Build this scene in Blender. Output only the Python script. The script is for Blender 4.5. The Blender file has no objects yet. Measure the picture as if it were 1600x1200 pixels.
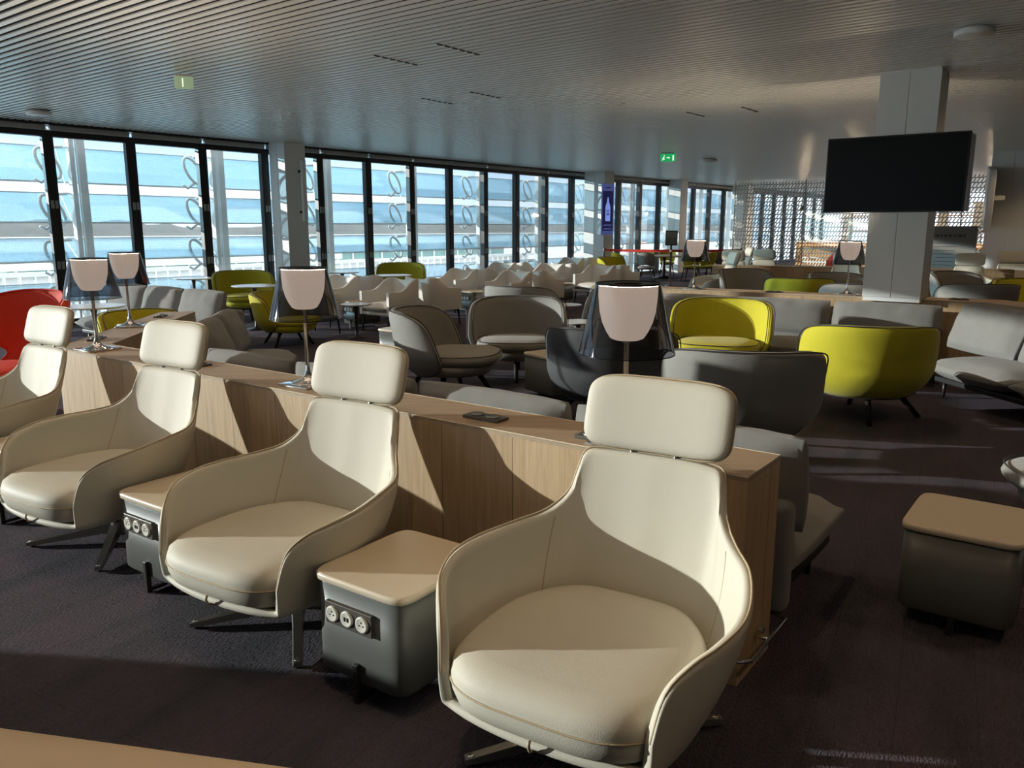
import bpy, bmesh, math, random
from mathutils import Vector, Matrix
random.seed(7)
PI = math.pi
SC = bpy.context.scene
COL = SC.collection
def R(d): return math.radians(d)
def sgnpow(v, p): return math.copysign(abs(v) ** p, v)
def lerp(a, b, t): return a + (b - a) * t
def sm(t):
    t = max(0.0, min(1.0, t)); return t * t * (3 - 2 * t)

# ------------------------------------------------------------------ materials
def nt(name):
    m = bpy.data.materials.new(name); m.use_nodes = True
    t = m.node_tree; t.nodes.clear()
    o = t.nodes.new('ShaderNodeOutputMaterial')
    return m, t, o
def N(t, kind, **kw):
    n = t.nodes.new(kind)
    for k, v in kw.items():
        if k.startswith('_'): setattr(n, k[1:], v)
        else: n.inputs[k.replace('_', ' ')].default_value = v
    return n
def rgba(c): return (c[0], c[1], c[2], 1.0)
def mat(name, col, rough=.5, metal=0.0, spec=.5, var=.12, scale=9.0, bump=0.0, bscale=120.0, stretch=(1, 1, 1), col2=None, sheen=0.0, emit=None, estr=0.0, coat=0.0):
    m, t, o = nt(name)
    p = N(t, 'ShaderNodeBsdfPrincipled', Roughness=rough, Metallic=metal)
    p.inputs['Specular IOR Level'].default_value = spec
    if sheen: p.inputs['Sheen Weight'].default_value = sheen
    if coat: p.inputs['Coat Weight'].default_value = coat
    tc = N(t, 'ShaderNodeTexCoord'); mp = N(t, 'ShaderNodeMapping', Scale=stretch)
    t.links.new(tc.outputs['Object'], mp.inputs['Vector'])
    nz = N(t, 'ShaderNodeTexNoise', Scale=scale, Detail=5.0, Roughness=.6)
    t.links.new(mp.outputs['Vector'], nz.inputs['Vector'])
    mx = N(t, 'ShaderNodeMix', _data_type='RGBA')
    c2 = col2 or tuple(max(0, c * (1 - var)) for c in col); c1 = col if col2 else tuple(min(1, c * (1 + var * .4)) for c in col)
    mx.inputs[6].default_value = rgba(c1); mx.inputs[7].default_value = rgba(c2)
    t.links.new(nz.outputs['Fac'], mx.inputs[0]); t.links.new(mx.outputs[2], p.inputs['Base Color'])
    if bump:
        b = N(t, 'ShaderNodeTexNoise', Scale=bscale, Detail=3.0); t.links.new(mp.outputs['Vector'], b.inputs['Vector'])
        bp = N(t, 'ShaderNodeBump', Strength=bump, Distance=.01); t.links.new(b.outputs['Fac'], bp.inputs['Height'])
        t.links.new(bp.outputs['Normal'], p.inputs['Normal'])
    if emit:
        p.inputs['Emission Color'].default_value = rgba(emit); p.inputs['Emission Strength'].default_value = estr
    t.links.new(p.outputs[0], o.inputs[0])
    return m
def glass_mat(name, tint, opac_col, opac, gloss=.06, lines=0.0):
    # thin clear pane: tinted transparency, a faint diffuse frit and a fresnel reflection
    m, t, o = nt(name)
    tr = N(t, 'ShaderNodeBsdfTransparent', Color=rgba(tint)); df = N(t, 'ShaderNodeBsdfTranslucent', Color=rgba(opac_col))
    d2 = N(t, 'ShaderNodeBsdfDiffuse', Color=rgba(opac_col)); md = N(t, 'ShaderNodeMixShader', Fac=.5)
    t.links.new(df.outputs[0], md.inputs[1]); t.links.new(d2.outputs[0], md.inputs[2])
    m1 = N(t, 'ShaderNodeMixShader', Fac=opac)
    t.links.new(tr.outputs[0], m1.inputs[1]); t.links.new(md.outputs[0], m1.inputs[2])
    if lines:
        tc = N(t, 'ShaderNodeTexCoord'); wv = N(t, 'ShaderNodeTexWave', Scale=lines, _bands_direction='Z', _wave_type='BANDS')
        t.links.new(tc.outputs['Object'], wv.inputs['Vector'])
        mr = N(t, 'ShaderNodeMapRange'); mr.inputs[3].default_value = max(0, opac - .16); mr.inputs[4].default_value = opac + .16
        t.links.new(wv.outputs['Fac'], mr.inputs[0]); t.links.new(mr.outputs[0], m1.inputs[0])
    gl = N(t, 'ShaderNodeBsdfGlossy', Roughness=.03); m2 = N(t, 'ShaderNodeMixShader')
    lw = N(t, 'ShaderNodeLayerWeight', Blend=.25); mu = N(t, 'ShaderNodeMath', _operation='MULTIPLY'); mu.inputs[1].default_value = gloss * 8
    ad = N(t, 'ShaderNodeMath', _operation='ADD'); ad.inputs[1].default_value = gloss * .4; ad.use_clamp = True
    t.links.new(lw.outputs['Fresnel'], mu.inputs[0]); t.links.new(mu.outputs[0], ad.inputs[0]); t.links.new(ad.outputs[0], m2.inputs[0])
    t.links.new(m1.outputs[0], m2.inputs[1]); t.links.new(gl.outputs[0], m2.inputs[2]); t.links.new(m2.outputs[0], o.inputs[0])
    return m
def oak_mat(name, c1, c2, rot=(0, 0, 0), plank=.32):
    m, t, o = nt(name)
    p = N(t, 'ShaderNodeBsdfPrincipled', Roughness=.5)
    tc = N(t, 'ShaderNodeTexCoord'); mp = N(t, 'ShaderNodeMapping', Rotation=rot, Scale=(1, 1, 1))
    t.links.new(tc.outputs['Object'], mp.inputs['Vector'])
    m2 = N(t, 'ShaderNodeMapping', Scale=(14, 14, .9)); t.links.new(mp.outputs['Vector'], m2.inputs['Vector'])
    n1 = N(t, 'ShaderNodeTexNoise', Scale=2.4, Detail=7.0, Roughness=.65, Distortion=.9); t.links.new(m2.outputs['Vector'], n1.inputs['Vector'])
    m3 = N(t, 'ShaderNodeMapping', Scale=(70, 70, 1.6)); t.links.new(mp.outputs['Vector'], m3.inputs['Vector'])
    n2 = N(t, 'ShaderNodeTexNoise', Scale=3.0, Detail=3.0); t.links.new(m3.outputs['Vector'], n2.inputs['Vector'])
    ad = N(t, 'ShaderNodeMath', _operation='MULTIPLY_ADD'); ad.inputs[1].default_value = .45
    t.links.new(n2.outputs['Fac'], ad.inputs[0]); t.links.new(n1.outputs['Fac'], ad.inputs[2])
    cr = N(t, 'ShaderNodeValToRGB'); cr.color_ramp.elements[0].position = .42; cr.color_ramp.elements[1].position = .92
    cr.color_ramp.elements[0].color = rgba(c1); cr.color_ramp.elements[1].color = rgba(c2)
    t.links.new(ad.outputs[0], cr.inputs[0])
    sx = N(t, 'ShaderNodeSeparateXYZ'); t.links.new(mp.outputs['Vector'], sx.inputs[0])
    dv = N(t, 'ShaderNodeMath', _operation='DIVIDE'); dv.inputs[1].default_value = plank; t.links.new(sx.outputs[0], dv.inputs[0])
    fl = N(t, 'ShaderNodeMath', _operation='FLOOR'); t.links.new(dv.outputs[0], fl.inputs[0])
    wn = N(t, 'ShaderNodeTexWhiteNoise', _noise_dimensions='1D'); t.links.new(fl.outputs[0], wn.inputs['W'])
    hs = N(t, 'ShaderNodeHueSaturation'); mr = N(t, 'ShaderNodeMapRange'); mr.inputs[3].default_value = .86; mr.inputs[4].default_value = 1.08
    t.links.new(wn.outputs['Value'], mr.inputs[0]); t.links.new(mr.outputs[0], hs.inputs['Value']); t.links.new(cr.outputs[0], hs.inputs['Color'])
    fr = N(t, 'ShaderNodeMath', _operation='FRACT'); t.links.new(dv.outputs[0], fr.inputs[0])
    lt = N(t, 'ShaderNodeMath', _operation='GREATER_THAN'); lt.inputs[1].default_value = .012; t.links.new(fr.outputs[0], lt.inputs[0])
    mx = N(t, 'ShaderNodeMix', _data_type='RGBA'); mx.inputs[6].default_value = rgba(tuple(c * .55 for c in c1))
    t.links.new(lt.outputs[0], mx.inputs[0]); t.links.new(hs.outputs[0], mx.inputs[7]); t.links.new(mx.outputs[2], p.inputs['Base Color'])
    t.links.new(p.outputs[0], o.inputs[0])
    return m
def carpet_mat():
    m, t, o = nt('carpet')
    p = N(t, 'ShaderNodeBsdfPrincipled', Roughness=.95); p.inputs['Specular IOR Level'].default_value = .1
    tc = N(t, 'ShaderNodeTexCoord'); mp = N(t, 'ShaderNodeMapping', Rotation=(0, 0, R(-62)))
    t.links.new(tc.outputs['Object'], mp.inputs['Vector'])
    n1 = N(t, 'ShaderNodeTexNoise', Scale=1.3, Detail=4.0, Roughness=.6); ms = N(t, 'ShaderNodeMapping', Scale=(.5, 2.2, 1))
    t.links.new(mp.outputs['Vector'], ms.inputs['Vector']); t.links.new(ms.outputs['Vector'], n1.inputs['Vector'])
    cr = N(t, 'ShaderNodeValToRGB'); e = cr.color_ramp.elements
    e[0].position = .36; e[0].color = (.078, .075, .086, 1); e[1].position = .66; e[1].color = (.130, .096, .122, 1)
    k = cr.color_ramp.elements.new(.52); k.color = (.106, .091, .108, 1)
    t.links.new(n1.outputs['Fac'], cr.inputs[0])
    br = N(t, 'ShaderNodeTexBrick', Scale=1.0, Mortar_Size=.002, Bias=0.0); br.inputs['Brick Width'].default_value = 1.0; br.inputs['Row Height'].default_value = .25
    br.inputs['Color1'].default_value = (1, 1, 1, 1); br.inputs['Color2'].default_value = (.93, .93, .94, 1); br.inputs['Mortar'].default_value = (.72, .72, .72, 1)
    t.links.new(mp.outputs['Vector'], br.inputs['Vector'])
    mu = N(t, 'ShaderNodeMix', _data_type='RGBA', _blend_type='MULTIPLY'); mu.inputs[0].default_value = 1
    t.links.new(cr.outputs[0], mu.inputs[6]); t.links.new(br.outputs['Color'], mu.inputs[7]); t.links.new(mu.outputs[2], p.inputs['Base Color'])
    n2 = N(t, 'ShaderNodeTexNoise', Scale=150.0, Detail=2.0); mq = N(t, 'ShaderNodeMapping', Scale=(.35, 1, 1)); t.links.new(mp.outputs['Vector'], mq.inputs['Vector'])
    t.links.new(mq.outputs['Vector'], n2.inputs['Vector'])
    bp = N(t, 'ShaderNodeBump', Strength=1.0, Distance=.03); t.links.new(n2.outputs['Fac'], bp.inputs['Height']); t.links.new(bp.outputs['Normal'], p.inputs['Normal'])
    t.links.new(p.outputs[0], o.inputs[0]); return m
def screen_mat():
    # folded metal mesh: rows of slanted slots cut through a pale grey sheet
    m, t, o = nt('slotted_metal_screen')
    p = N(t, 'ShaderNodeBsdfPrincipled', Roughness=.45, Metallic=.2); p.inputs['Base Color'].default_value = (.62, .62, .58, 1)
    tr = N(t, 'ShaderNodeBsdfTransparent'); tc = N(t, 'ShaderNodeTexCoord'); s = N(t, 'ShaderNodeSeparateXYZ')
    t.links.new(tc.outputs['Object'], s.inputs[0])
    def M(op, a, b=None, c=None):
        n = N(t, 'ShaderNodeMath', _operation=op)
        for i, v in enumerate((a, b, c)):
            if v is None: continue
            if isinstance(v, (int, float)): n.inputs[i].default_value = v
            else: t.links.new(v, n.inputs[i])
        return n.outputs[0]
    row = M('FLOOR', M('DIVIDE', s.outputs[2], .15)); fz = M('FRACT', M('DIVIDE', s.outputs[2], .15))
    xs = M('ADD', M('SUBTRACT', s.outputs[0], M('MULTIPLY', s.outputs[2], .55)), M('MULTIPLY', row, .067))
    fx = M('FRACT', M('DIVIDE', xs, .11))
    hole = M('MULTIPLY', M('LESS_THAN', M('ABSOLUTE', M('SUBTRACT', fz, .5)), .4), M('LESS_THAN', M('ABSOLUTE', M('SUBTRACT', fx, .5)), .34))
    mx = N(t, 'ShaderNodeMixShader'); t.links.new(hole, mx.inputs[0]); t.links.new(p.outputs[0], mx.inputs[1]); t.links.new(tr.outputs[0], mx.inputs[2])
    t.links.new(mx.outputs[0], o.inputs[0]); return m
M_ = {}
M_['leather'] = mat('cream_leather', (.60, .56, .46), .55, spec=.22, bump=.12, bscale=260, var=.05)
M_['leather_seam'] = mat('cream_leather_seam', (.46, .36, .23), .5)
M_['white_hide'] = mat('off_white_hide', (.76, .735, .69), .5, bump=.08, bscale=200, var=.05)
M_['grey_fabric'] = mat('grey_wool', (.27, .26, .235), .85, bump=.25, bscale=340, var=.15, sheen=.2)
M_['charcoal_fabric'] = mat('charcoal_wool', (.06, .062, .064), .8, bump=.2, bscale=340)  # wool for one lounge chair, far darker than the grey
M_['dark_pipe'] = mat('dark_piping', (.035, .033, .032), .6)
M_['yellow_fabric'] = mat('yellow_wool', (.54, .475, .012), .8, bump=.2, bscale=340, sheen=.15)
M_['grey_sofa'] = mat('grey_sofa_fabric', (.235, .228, .212), .9, bump=.45, bscale=420, var=.2, sheen=.2)
M_['red_fabric'] = mat('red_wool', (.62, .035, .008), .75, bump=.15, bscale=340)
M_['black'] = mat('black_metal', (.018, .018, .018), .4)
M_['black_wood'] = mat('black_stained_wood', (.014, .012, .011), .6, spec=.2)
M_['box'] = mat('grey_lacquer', (.115, .118, .108), .38, bump=.03, var=.08)
M_['box_top'] = mat('cream_lacquer_top', (.66, .56, .42), .3, var=.04)
M_['socket_plate'] = mat('bronze_plate', (.12, .11, .095), .35, metal=.3)
M_['socket'] = mat('white_plastic', (.7, .68, .6), .35)
M_['chrome'] = mat('chrome', (.75, .74, .71), .08, metal=1.0, var=.03)
M_['steel'] = mat('brushed_steel', (.42, .42, .39), .33, metal=1.0)
M_['oak_v'] = oak_mat('oak_panel', (.37, .245, .13), (.56, .40, .235))
M_['oak_h'] = oak_mat('oak_worktop', (.30, .215, .135), (.46, .345, .23), rot=(0, R(90), 0), plank=3.0)
M_['oak_edge'] = mat('pale_edging', (.62, .52, .38), .4)
M_['carpet'] = carpet_mat()
M_['white_paint'] = mat('white_paint', (.80, .81, .79), .5, var=.03)
M_['cream_wall'] = mat('warm_wall', (.62, .57, .50), .7)
M_['slat'] = mat('satin_aluminium', (.84, .82, .77), .34, metal=.35, var=.04)
M_['void'] = mat('dark_ceiling_void', (.012, .012, .012), .8)
M_['mullion'] = mat('black_mullion', (.012, .011, .011), .4)
M_['blind'] = mat('grey_blind', (.35, .35, .33), .6)
M_['table_white'] = mat('white_laminate', (.76, .76, .74), .25, var=.02)
M_['pane'] = glass_mat('window_pane', (.93, .97, .98), (.7, .8, .82), .03, gloss=.05)
M_['blade'] = glass_mat('fritted_glass_blade', (.66, .84, .93), (.55, .72, .80), .22, gloss=.07, lines=14.0)
M_['smoke'] = glass_mat('smoked_acrylic', (.34, .35, .38), (.03, .03, .03), .06, gloss=.09)
M_['galv'] = mat('galvanised_steel', (.66, .68, .66), .45, metal=.15)
M_['diffuser'] = mat('opal_diffuser', (.70, .57, .50), .5, var=.02, emit=(1.0, .77, .58), estr=.62)
M_['tv'] = mat('black_screen', (.003, .003, .003), .3, var=0, spec=.12)
M_['tan_top'] = mat('tan_laminate', (.50, .34, .19), .4, var=.06)
M_['apron'] = mat('apron_concrete', (.62, .62, .60), .8, var=.3, scale=.08)
M_['tarmac'] = mat('runway_strip', (.72, .71, .68), .8, var=.1, scale=.05)
M_['hill'] = mat('winter_woods', (.16, .165, .15), .9, var=.5, scale=.05)
M_['hangar'] = mat('grey_hangar_sheet', (.22, .25, .30), .6)
M_['roofwhite'] = mat('white_roof_rib', (.80, .79, .76), .5)
M_['roofgrey'] = mat('grey_roof_felt', (.30, .29, .28), .8)
M_['green_glass'] = mat('green_glass_wall', (.25, .42, .38), .15, var=.3, scale=.6)
M_['belt'] = mat('red_belt', (.72, .03, .02), .5)
M_['green'] = mat('green_sign_face', (.01, .30, .09), .3, emit=(.02, .55, .16), estr=.35)
M_['signwhite'] = mat('white_sign_mark', (.9, .95, .85), .4, emit=(.9, 1, .8), estr=.6)
M_['signglass'] = mat('pale_green_panel', (.40, .55, .40), .2, emit=(.55, .75, .42), estr=.18)
M_['screenblue'] = mat('blue_display', (.05, .06, .16), .15, emit=(.10, .13, .36), estr=.3)
M_['screendark'] = mat('dark_display', (.01, .01, .04), .15, emit=(.012, .010, .045), estr=.6)
M_['screenbottle'] = mat('pale_blue_display', (.1, .14, .4), .15, emit=(.22, .32, .80), estr=.5)
M_['mesh'] = screen_mat()
M_['bar_wood'] = mat('amber_bar_wood', (.55, .33, .15), .4, stretch=(2, 2, 20))
M_['glow'] = mat('warm_strip_light', (1, .6, .25), .4, emit=(1, .48, .14), estr=3.0)
M_['paper'] = mat('grey_board', (.28, .27, .25), .7)
M_['ink'] = mat('dark_ink', (.08, .08, .07), .7)

# ------------------------------------------------------------------ mesh helpers
def link(name, bm, material, parent=None, smooth=True, mods=()):
    me = bpy.data.meshes.new(name)
    bmesh.ops.recalc_face_normals(bm, faces=bm.faces)
    bm.to_mesh(me); bm.free()
    me.materials.append(material)
    if smooth:
        for f in me.polygons: f.use_smooth = True
    o = bpy.data.objects.new(name, me); COL.objects.link(o)
    if parent: o.parent = parent
    return o
def flat(name, bm, material, parent=None): return link(name, bm, material, parent, smooth=False)
def tag(o, label, cat, group=None, kind=None):
    if label: o['label'] = label
    if cat: o['category'] = cat
    if group: o['group'] = group
    if kind: o['kind'] = kind
    return o
def thing(name, label=None, cat=None, loc=(0, 0, 0), rz=0.0, group=None):
    o = bpy.data.objects.new(name, None); COL.objects.link(o)
    o.location = loc; o.rotation_euler = (0, 0, rz); o.empty_display_size = .1
    return tag(o, label, cat, group)
def struct(name, o=None):
    o['kind'] = 'structure'; o.name = name; return o
def dup(root, loc, rz, label, group=None):
    r = root.copy(); COL.objects.link(r); r.location = loc; r.rotation_euler = (0, 0, rz)
    r['label'] = label
    if group: r['group'] = group
    for ch in list(root.children):
        c = ch.copy(); COL.objects.link(c); c.parent = r
        for g in list(ch.children):
            d = g.copy(); COL.objects.link(d); d.parent = c
    return r
class Kit:                                  # first place() moves the prototype, later ones copy it
    def __init__(s, maker, *a, **k): s.f = lambda: maker(*a, **k); s.p = None; s.used = False
    def place(s, loc, deg, label, group=None, cat=None):
        if s.p is None: s.p = s.f()
        if not s.used:
            s.used = True; o = s.p; o.location = loc; o.rotation_euler = (0, 0, R(deg)); o['label'] = label
            if group: o['group'] = group
            return o
        return dup(s.p, loc, R(deg), label, group)
def rbox(bm, c, s, r=0.0, seg=2, rot=None):
    m = Matrix.Translation(c) @ (rot.to_4x4() if rot else Matrix.Identity(4)) @ Matrix.Diagonal((s[0], s[1], s[2], 1))
    res = bmesh.ops.create_cube(bm, size=1.0, matrix=m)
    if r > 0:
        vs = set(res['verts']); es = [e for e in bm.edges if e.verts[0] in vs and e.verts[1] in vs]
        bmesh.ops.bevel(bm, geom=es, offset=min(r, .49 * min(s)), segments=seg, affect='EDGES', profile=.5)
def loft(bm, rings, closed=True, cap0=False, cap1=False):
    vr = [[bm.verts.new(p) for p in r] for r in rings]
    n = len(vr[0])
    for a, b in zip(vr, vr[1:]):
        for i in range(n if closed else n - 1):
            j = (i + 1) % n
            bm.faces.new((a[i], a[j], b[j], b[i]))
    if cap0: bm.faces.new(vr[0])
    if cap1: bm.faces.new(vr[-1])
    return vr
def lathe(bm, prof, n=32, c=(0, 0, 0), cap0=True, cap1=True):
    rings = [[(c[0] + r * math.cos(2 * PI * i / n), c[1] + r * math.sin(2 * PI * i / n), c[2] + z) for i in range(n)] for r, z in prof]
    loft(bm, rings, True, cap0, cap1)
def tube(bm, pts, rad, n=8, closed=False, cap=True):
    pts = [Vector(p) for p in pts]; rings = []; m = len(pts); prev = None
    for i, p in enumerate(pts):
        a = pts[(i - 1) % m] if (closed or i > 0) else p; b = pts[(i + 1) % m] if (closed or i < m - 1) else p
        d = (b - a).normalized()
        if prev is None:
            up = Vector((0, 0, 1)) if abs(d.z) < .9 else Vector((1, 0, 0)); x = d.cross(up).normalized()
        else:
            x = (prev - d * prev.dot(d)).normalized()
        prev = x; y = d.cross(x)
        r = rad[i] if isinstance(rad, (list, tuple)) else rad
        rings.append([p + x * (r * math.cos(2 * PI * k / n)) + y * (r * math.sin(2 * PI * k / n)) for k in range(n)])
    if closed: rings.append(rings[0])
    if closed:
        vr = [[bm.verts.new(q) for q in r] for r in rings[:-1]]; vr.append(vr[0])
        for a, b in zip(vr, vr[1:]):
            for k in range(n): bm.faces.new((a[k], a[(k + 1) % n], b[(k + 1) % n], b[k]))
    else: loft(bm, rings, True, cap, cap)
def prism(bm, poly, z0, z1):
    a = [bm.verts.new((x, y, z0)) for x, y in poly]; b = [bm.verts.new((x, y, z1)) for x, y in poly]
    n = len(poly)
    for i in range(n): bm.faces.new((a[i], a[(i + 1) % n], b[(i + 1) % n], b[i]))
    bm.faces.new(a[::-1]); bm.faces.new(b)
def sell(A, B, n, k): # superellipse outline
    return [(A * sgnpow(math.cos(2 * PI * i / k), 2 / n), B * sgnpow(math.sin(2 * PI * i / k), 2 / n)) for i in range(k)]
RAD = (.0, .25, .5, .7, .82, .9, .955, .985, 1.0)
def padded(bm, A, B, n, thick, fmap, k=56, p=7.0, crown=1.0):
    # pad with superellipse outline: fmap(a, b, off) -> point; off runs -1..1 through the thickness
    out = sell(A, B, n, k); front = []; back = []
    for r in RAD:
        e = thick / 2 * max(0.0, 1 - r ** p) ** .5
        ring = []
        for side, dst in ((1, front), (-1, back)):
            rr = [Vector(fmap(a * r, b * r, side * e)) for a, b in out]; dst.append(rr)
    v0 = bm.verts.new(front[0][0]); v1 = bm.verts.new(back[0][0])
    rim = [bm.verts.new(q) for q in front[-1]]
    for rings, c in ((front, v0), (back, v1)):
        prev = None
        for r in rings[1:-1]:
            cur = [bm.verts.new(q) for q in r]
            for i in range(k):
                j = (i + 1) % k
                if prev is None: bm.faces.new((c, cur[i], cur[j]))
                else: bm.faces.new((prev[i], cur[i], cur[j], prev[j]))
            prev = cur
        for i in range(k):
            j = (i + 1) % k; bm.faces.new((prev[i], rim[i], rim[j], prev[j]))
def cushion(bm, hx, hy, hz, M=Matrix.Identity(4), cuts=14, seed=0, wr=.006):
    # soft box pillow, hx/hy half face, hz half thickness; face normal local z
    tmp = bmesh.new(); bmesh.ops.create_cube(tmp, size=2.0)
    bmesh.ops.subdivide_edges(tmp, edges=tmp.edges[:], cuts=cuts, use_grid_fill=True)
    rnd = random.Random(seed); ph = [rnd.uniform(0, 6) for _ in range(6)]
    for v in tmp.verts:
        x, y, z = v.co
        e = max(0.05, (1 - .82 * abs(x) ** 7)) ** .5 * max(0.05, (1 - .82 * abs(y) ** 7)) ** .5
        px = hx * x * (1 - .05 * (1 - abs(y)) ** 2 * 0 - .03 * y * y * abs(x)); py = hy * y * (1 - .05 * x * x * abs(y))
        px -= math.copysign(.05 * hx * abs(z) ** 4 * abs(x) ** 8, x); py -= math.copysign(.05 * hy * abs(z) ** 4 * abs(y) ** 8, y)
        w = wr * (math.sin(x * 13 + ph[0] + 1.5 * math.sin(y * 3)) * max(0, y + .1) + .7 * math.sin(x * 23 + ph[2]) * max(0, y - .4) + .6 * math.sin(y * 7 + ph[1] + x * 2))
        pz = hz * z * e * (.78 + .3 * (1 - x * x) * (1 - y * y)) + w * (1 if z > 0 else -.5) * e
        v.co = M @ Vector((px, py, pz))
    me = bpy.data.meshes.new('t'); tmp.to_mesh(me); tmp.free(); bm.from_mesh(me); bpy.data.meshes.remove(me)
def leg(bm, p0, p1, r0, r1, n=10):
    tube(bm, [p0, p1], [r0, r1], n)
def catmull(P, n):
    out = []; m = len(P)
    for i in range(m - 1):
        p0 = P[max(i - 1, 0)]; p1 = P[i]; p2 = P[i + 1]; p3 = P[min(i + 2, m - 1)]
        for k in range(n):
            t = k / n
            out.append(tuple(.5 * ((2 * b) + (-a + c) * t + (2 * a - 5 * b + 4 * c - d) * t * t + (-a + 3 * b - 3 * c + d) * t ** 3) for a, b, c, d in zip(p0, p1, p2, p3)))
    out.append(tuple(P[-1])); return out

# ------------------------------------------------------------------ setting
US = (.63, .777); F0 = (-7.6, 13.75)         # facade line and its direction; beyond it is outdoors
WN = (-.777, .63)
def fac(s, d=0.0): return (F0[0] + US[0] * s + WN[0] * d, F0[1] + US[1] * s + WN[1] * d)
FA = math.atan2(US[1], US[0])
PITCH = 1.37; HC = 3.32
S_END = 27.2; S_COR = -3.0
cor = fac(S_COR); endp = fac(31.5)
LW = (cor[0] - 1.0, cor[1] - 18.0)           # the left glass wall runs back from the corner
room = [cor, (LW[0], LW[1]), (18, -7), (30, 14), (fac(40)[0] + 14, fac(40)[1] - 11), fac(40)]
bm = bmesh.new(); prism(bm, room, -.12, 0.0)
struct('floor', flat('floor', bm, M_['carpet']))
bm = bmesh.new(); prism(bm, room, HC + .13, HC + .3)
ceil = struct('ceiling', flat('ceiling', bm, M_['void']))
# slats run along the direction of the partitions
SD = Vector((-.795, .607, 0)); SU = Vector((.607, .795, 0))
bm = bmesh.new(); k = -40
def clip_line(q, d):
    ts = []
    for i in range(len(room)):
        a = Vector((*room[i], 0)); b = Vector((*room[(i + 1) % len(room)], 0)); e = b - a
        den = d.x * e.y - d.y * e.x
        if abs(den) < 1e-9: continue
        w = a - q; t = (w.x * e.y - w.y * e.x) / den; s = (w.x * d.y - w.y * d.x) / den
        if 0 <= s < 1: ts.append(t)
    return (min(ts), max(ts)) if len(ts) >= 2 else None
rot = Matrix.Rotation(math.atan2(SD.y, SD.x), 3, 'Z')
for k in range(-95, 420):
    q = SU * (k * .107); r = clip_line(q, SD)
    if not r: continue
    c = q + SD * ((r[0] + r[1]) / 2)
    rbox(bm, (c.x, c.y, HC + .008), (r[1] - r[0] - .05, .057, .012), 0, rot=rot)
flat('slats', bm, M_['slat'], ceil)
# outer walls that the picture does not open onto
def wall(name, a, b, z0, z1, th, m):
    bm = bmesh.new(); a = Vector((*a, 0)); b = Vector((*b, 0)); d = (b - a); L = d.length; c = (a + b) / 2
    n = Vector((d.y, -d.x, 0)).normalized()
    c = c + n * th / 2
    rbox(bm, (c.x, c.y, (z0 + z1) / 2), (L, th, z1 - z0), 0, rot=Matrix.Rotation(math.atan2(d.y, d.x), 3, 'Z'))
    return struct(name, flat(name, bm, m))
wall('wall_back', room[1], room[2], 0, HC + .3, -.2, M_['cream_wall'])
wall('wall_right', room[2], room[3], 0, HC + .3, -.2, M_['cream_wall'])
wall('wall_far', room[3], room[4], 0, HC + .3, -.2, M_['cream_wall'])

# windows: one bay each with black frame, pane and a rolled blind at the head
def window(n, a, b, tall=3.2, lean=0.0):
    A = Vector((*a, 0)); B = Vector((*b, 0)); d = B - A; L = d.length; ang = math.atan2(d.y, d.x)
    root = bpy.data.objects.new('window_%d' % n, None); COL.objects.link(root); root.location = A; root.rotation_euler = (0, 0, ang); root['kind'] = 'structure'
    f = bmesh.new()
    rbox(f, (0, 0, tall / 2), (.13, .16, tall), .008)
    rbox(f, (.075, -.05, tall / 2), (.02, .05, tall), 0)
    rbox(f, (-.075, -.05, tall / 2), (.02, .05, tall), 0)
    rbox(f, (L / 2, 0, tall - .04), (L, .14, .10), 0); rbox(f, (L / 2, 0, .05), (L, .14, .10), 0)
    flat('frame', f, M_['mullion'], root)
    g = bmesh.new(); rbox(g, (L / 2, .03, tall / 2), (L - .13, .012, tall - .18), 0); flat('pane', g, M_['pane'], root)
    c = bmesh.new()
    for z in (1.02, 2.02):
        for dx in (-.032, .032): rbox(c, (dx, -.088, z), (.045, .02, .13), .003)
    flat('clip', c, M_['blind'], root)
    bl = bmesh.new(); rbox(bl, (L / 2, -.10, tall + .045), (L - .06, .09, .085), .02); flat('blind_cassette', bl, M_['blind'], root)
NW = 0
for k in range(-2, 20):
    NW += 1; window(NW, fac(-.1 + k * PITCH), fac(-.1 + (k + 1) * PITCH))
for k in range(20, 29):
    NW += 1; window(NW, fac(-.1 + k * PITCH), fac(-.1 + (k + 1) * PITCH))
dv = Vector((LW[0] - cor[0], LW[1] - cor[1], 0)); nb = 4
for k in range(nb):
    a = (cor[0] + dv.x * (k + 1) / nb, cor[1] + dv.y * (k + 1) / nb); b = (cor[0] + dv.x * k / nb, cor[1] + dv.y * k / nb)
    NW += 1; window(NW, a, b)
bm = bmesh.new(); c = fac(20, .0); rbox(bm, (c[0], c[1], HC + .12), (48, .3, .3), 0, rot=Matrix.Rotation(FA, 3, 'Z')); struct('trim_1', flat('trim_1', bm, M_['mullion']))

# columns
def column(n, c, sx, sy, z0=0.0, ang=None, joints=2):
    bm = bmesh.new(); rot = Matrix.Rotation(FA if ang is None else ang, 3, 'Z')
    w = sy / joints
    for i in range(joints):
        off = rot @ Vector((0, -sy / 2 + w * (i + .5), 0))
        rbox(bm, (c[0] + off.x, c[1] + off.y, (z0 + HC) / 2 + .0), (sx, w - .006, HC - z0 - .03), .006, rot=rot)
    rbox(bm, (c[0], c[1], (z0 + HC) / 2 + .02), (sx - .02, sy - .02, HC - z0 + .1), 0, rot=rot)
    return struct('trim_%d' % n, flat('trim_%d' % n, bm, M_['white_paint']))
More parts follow.
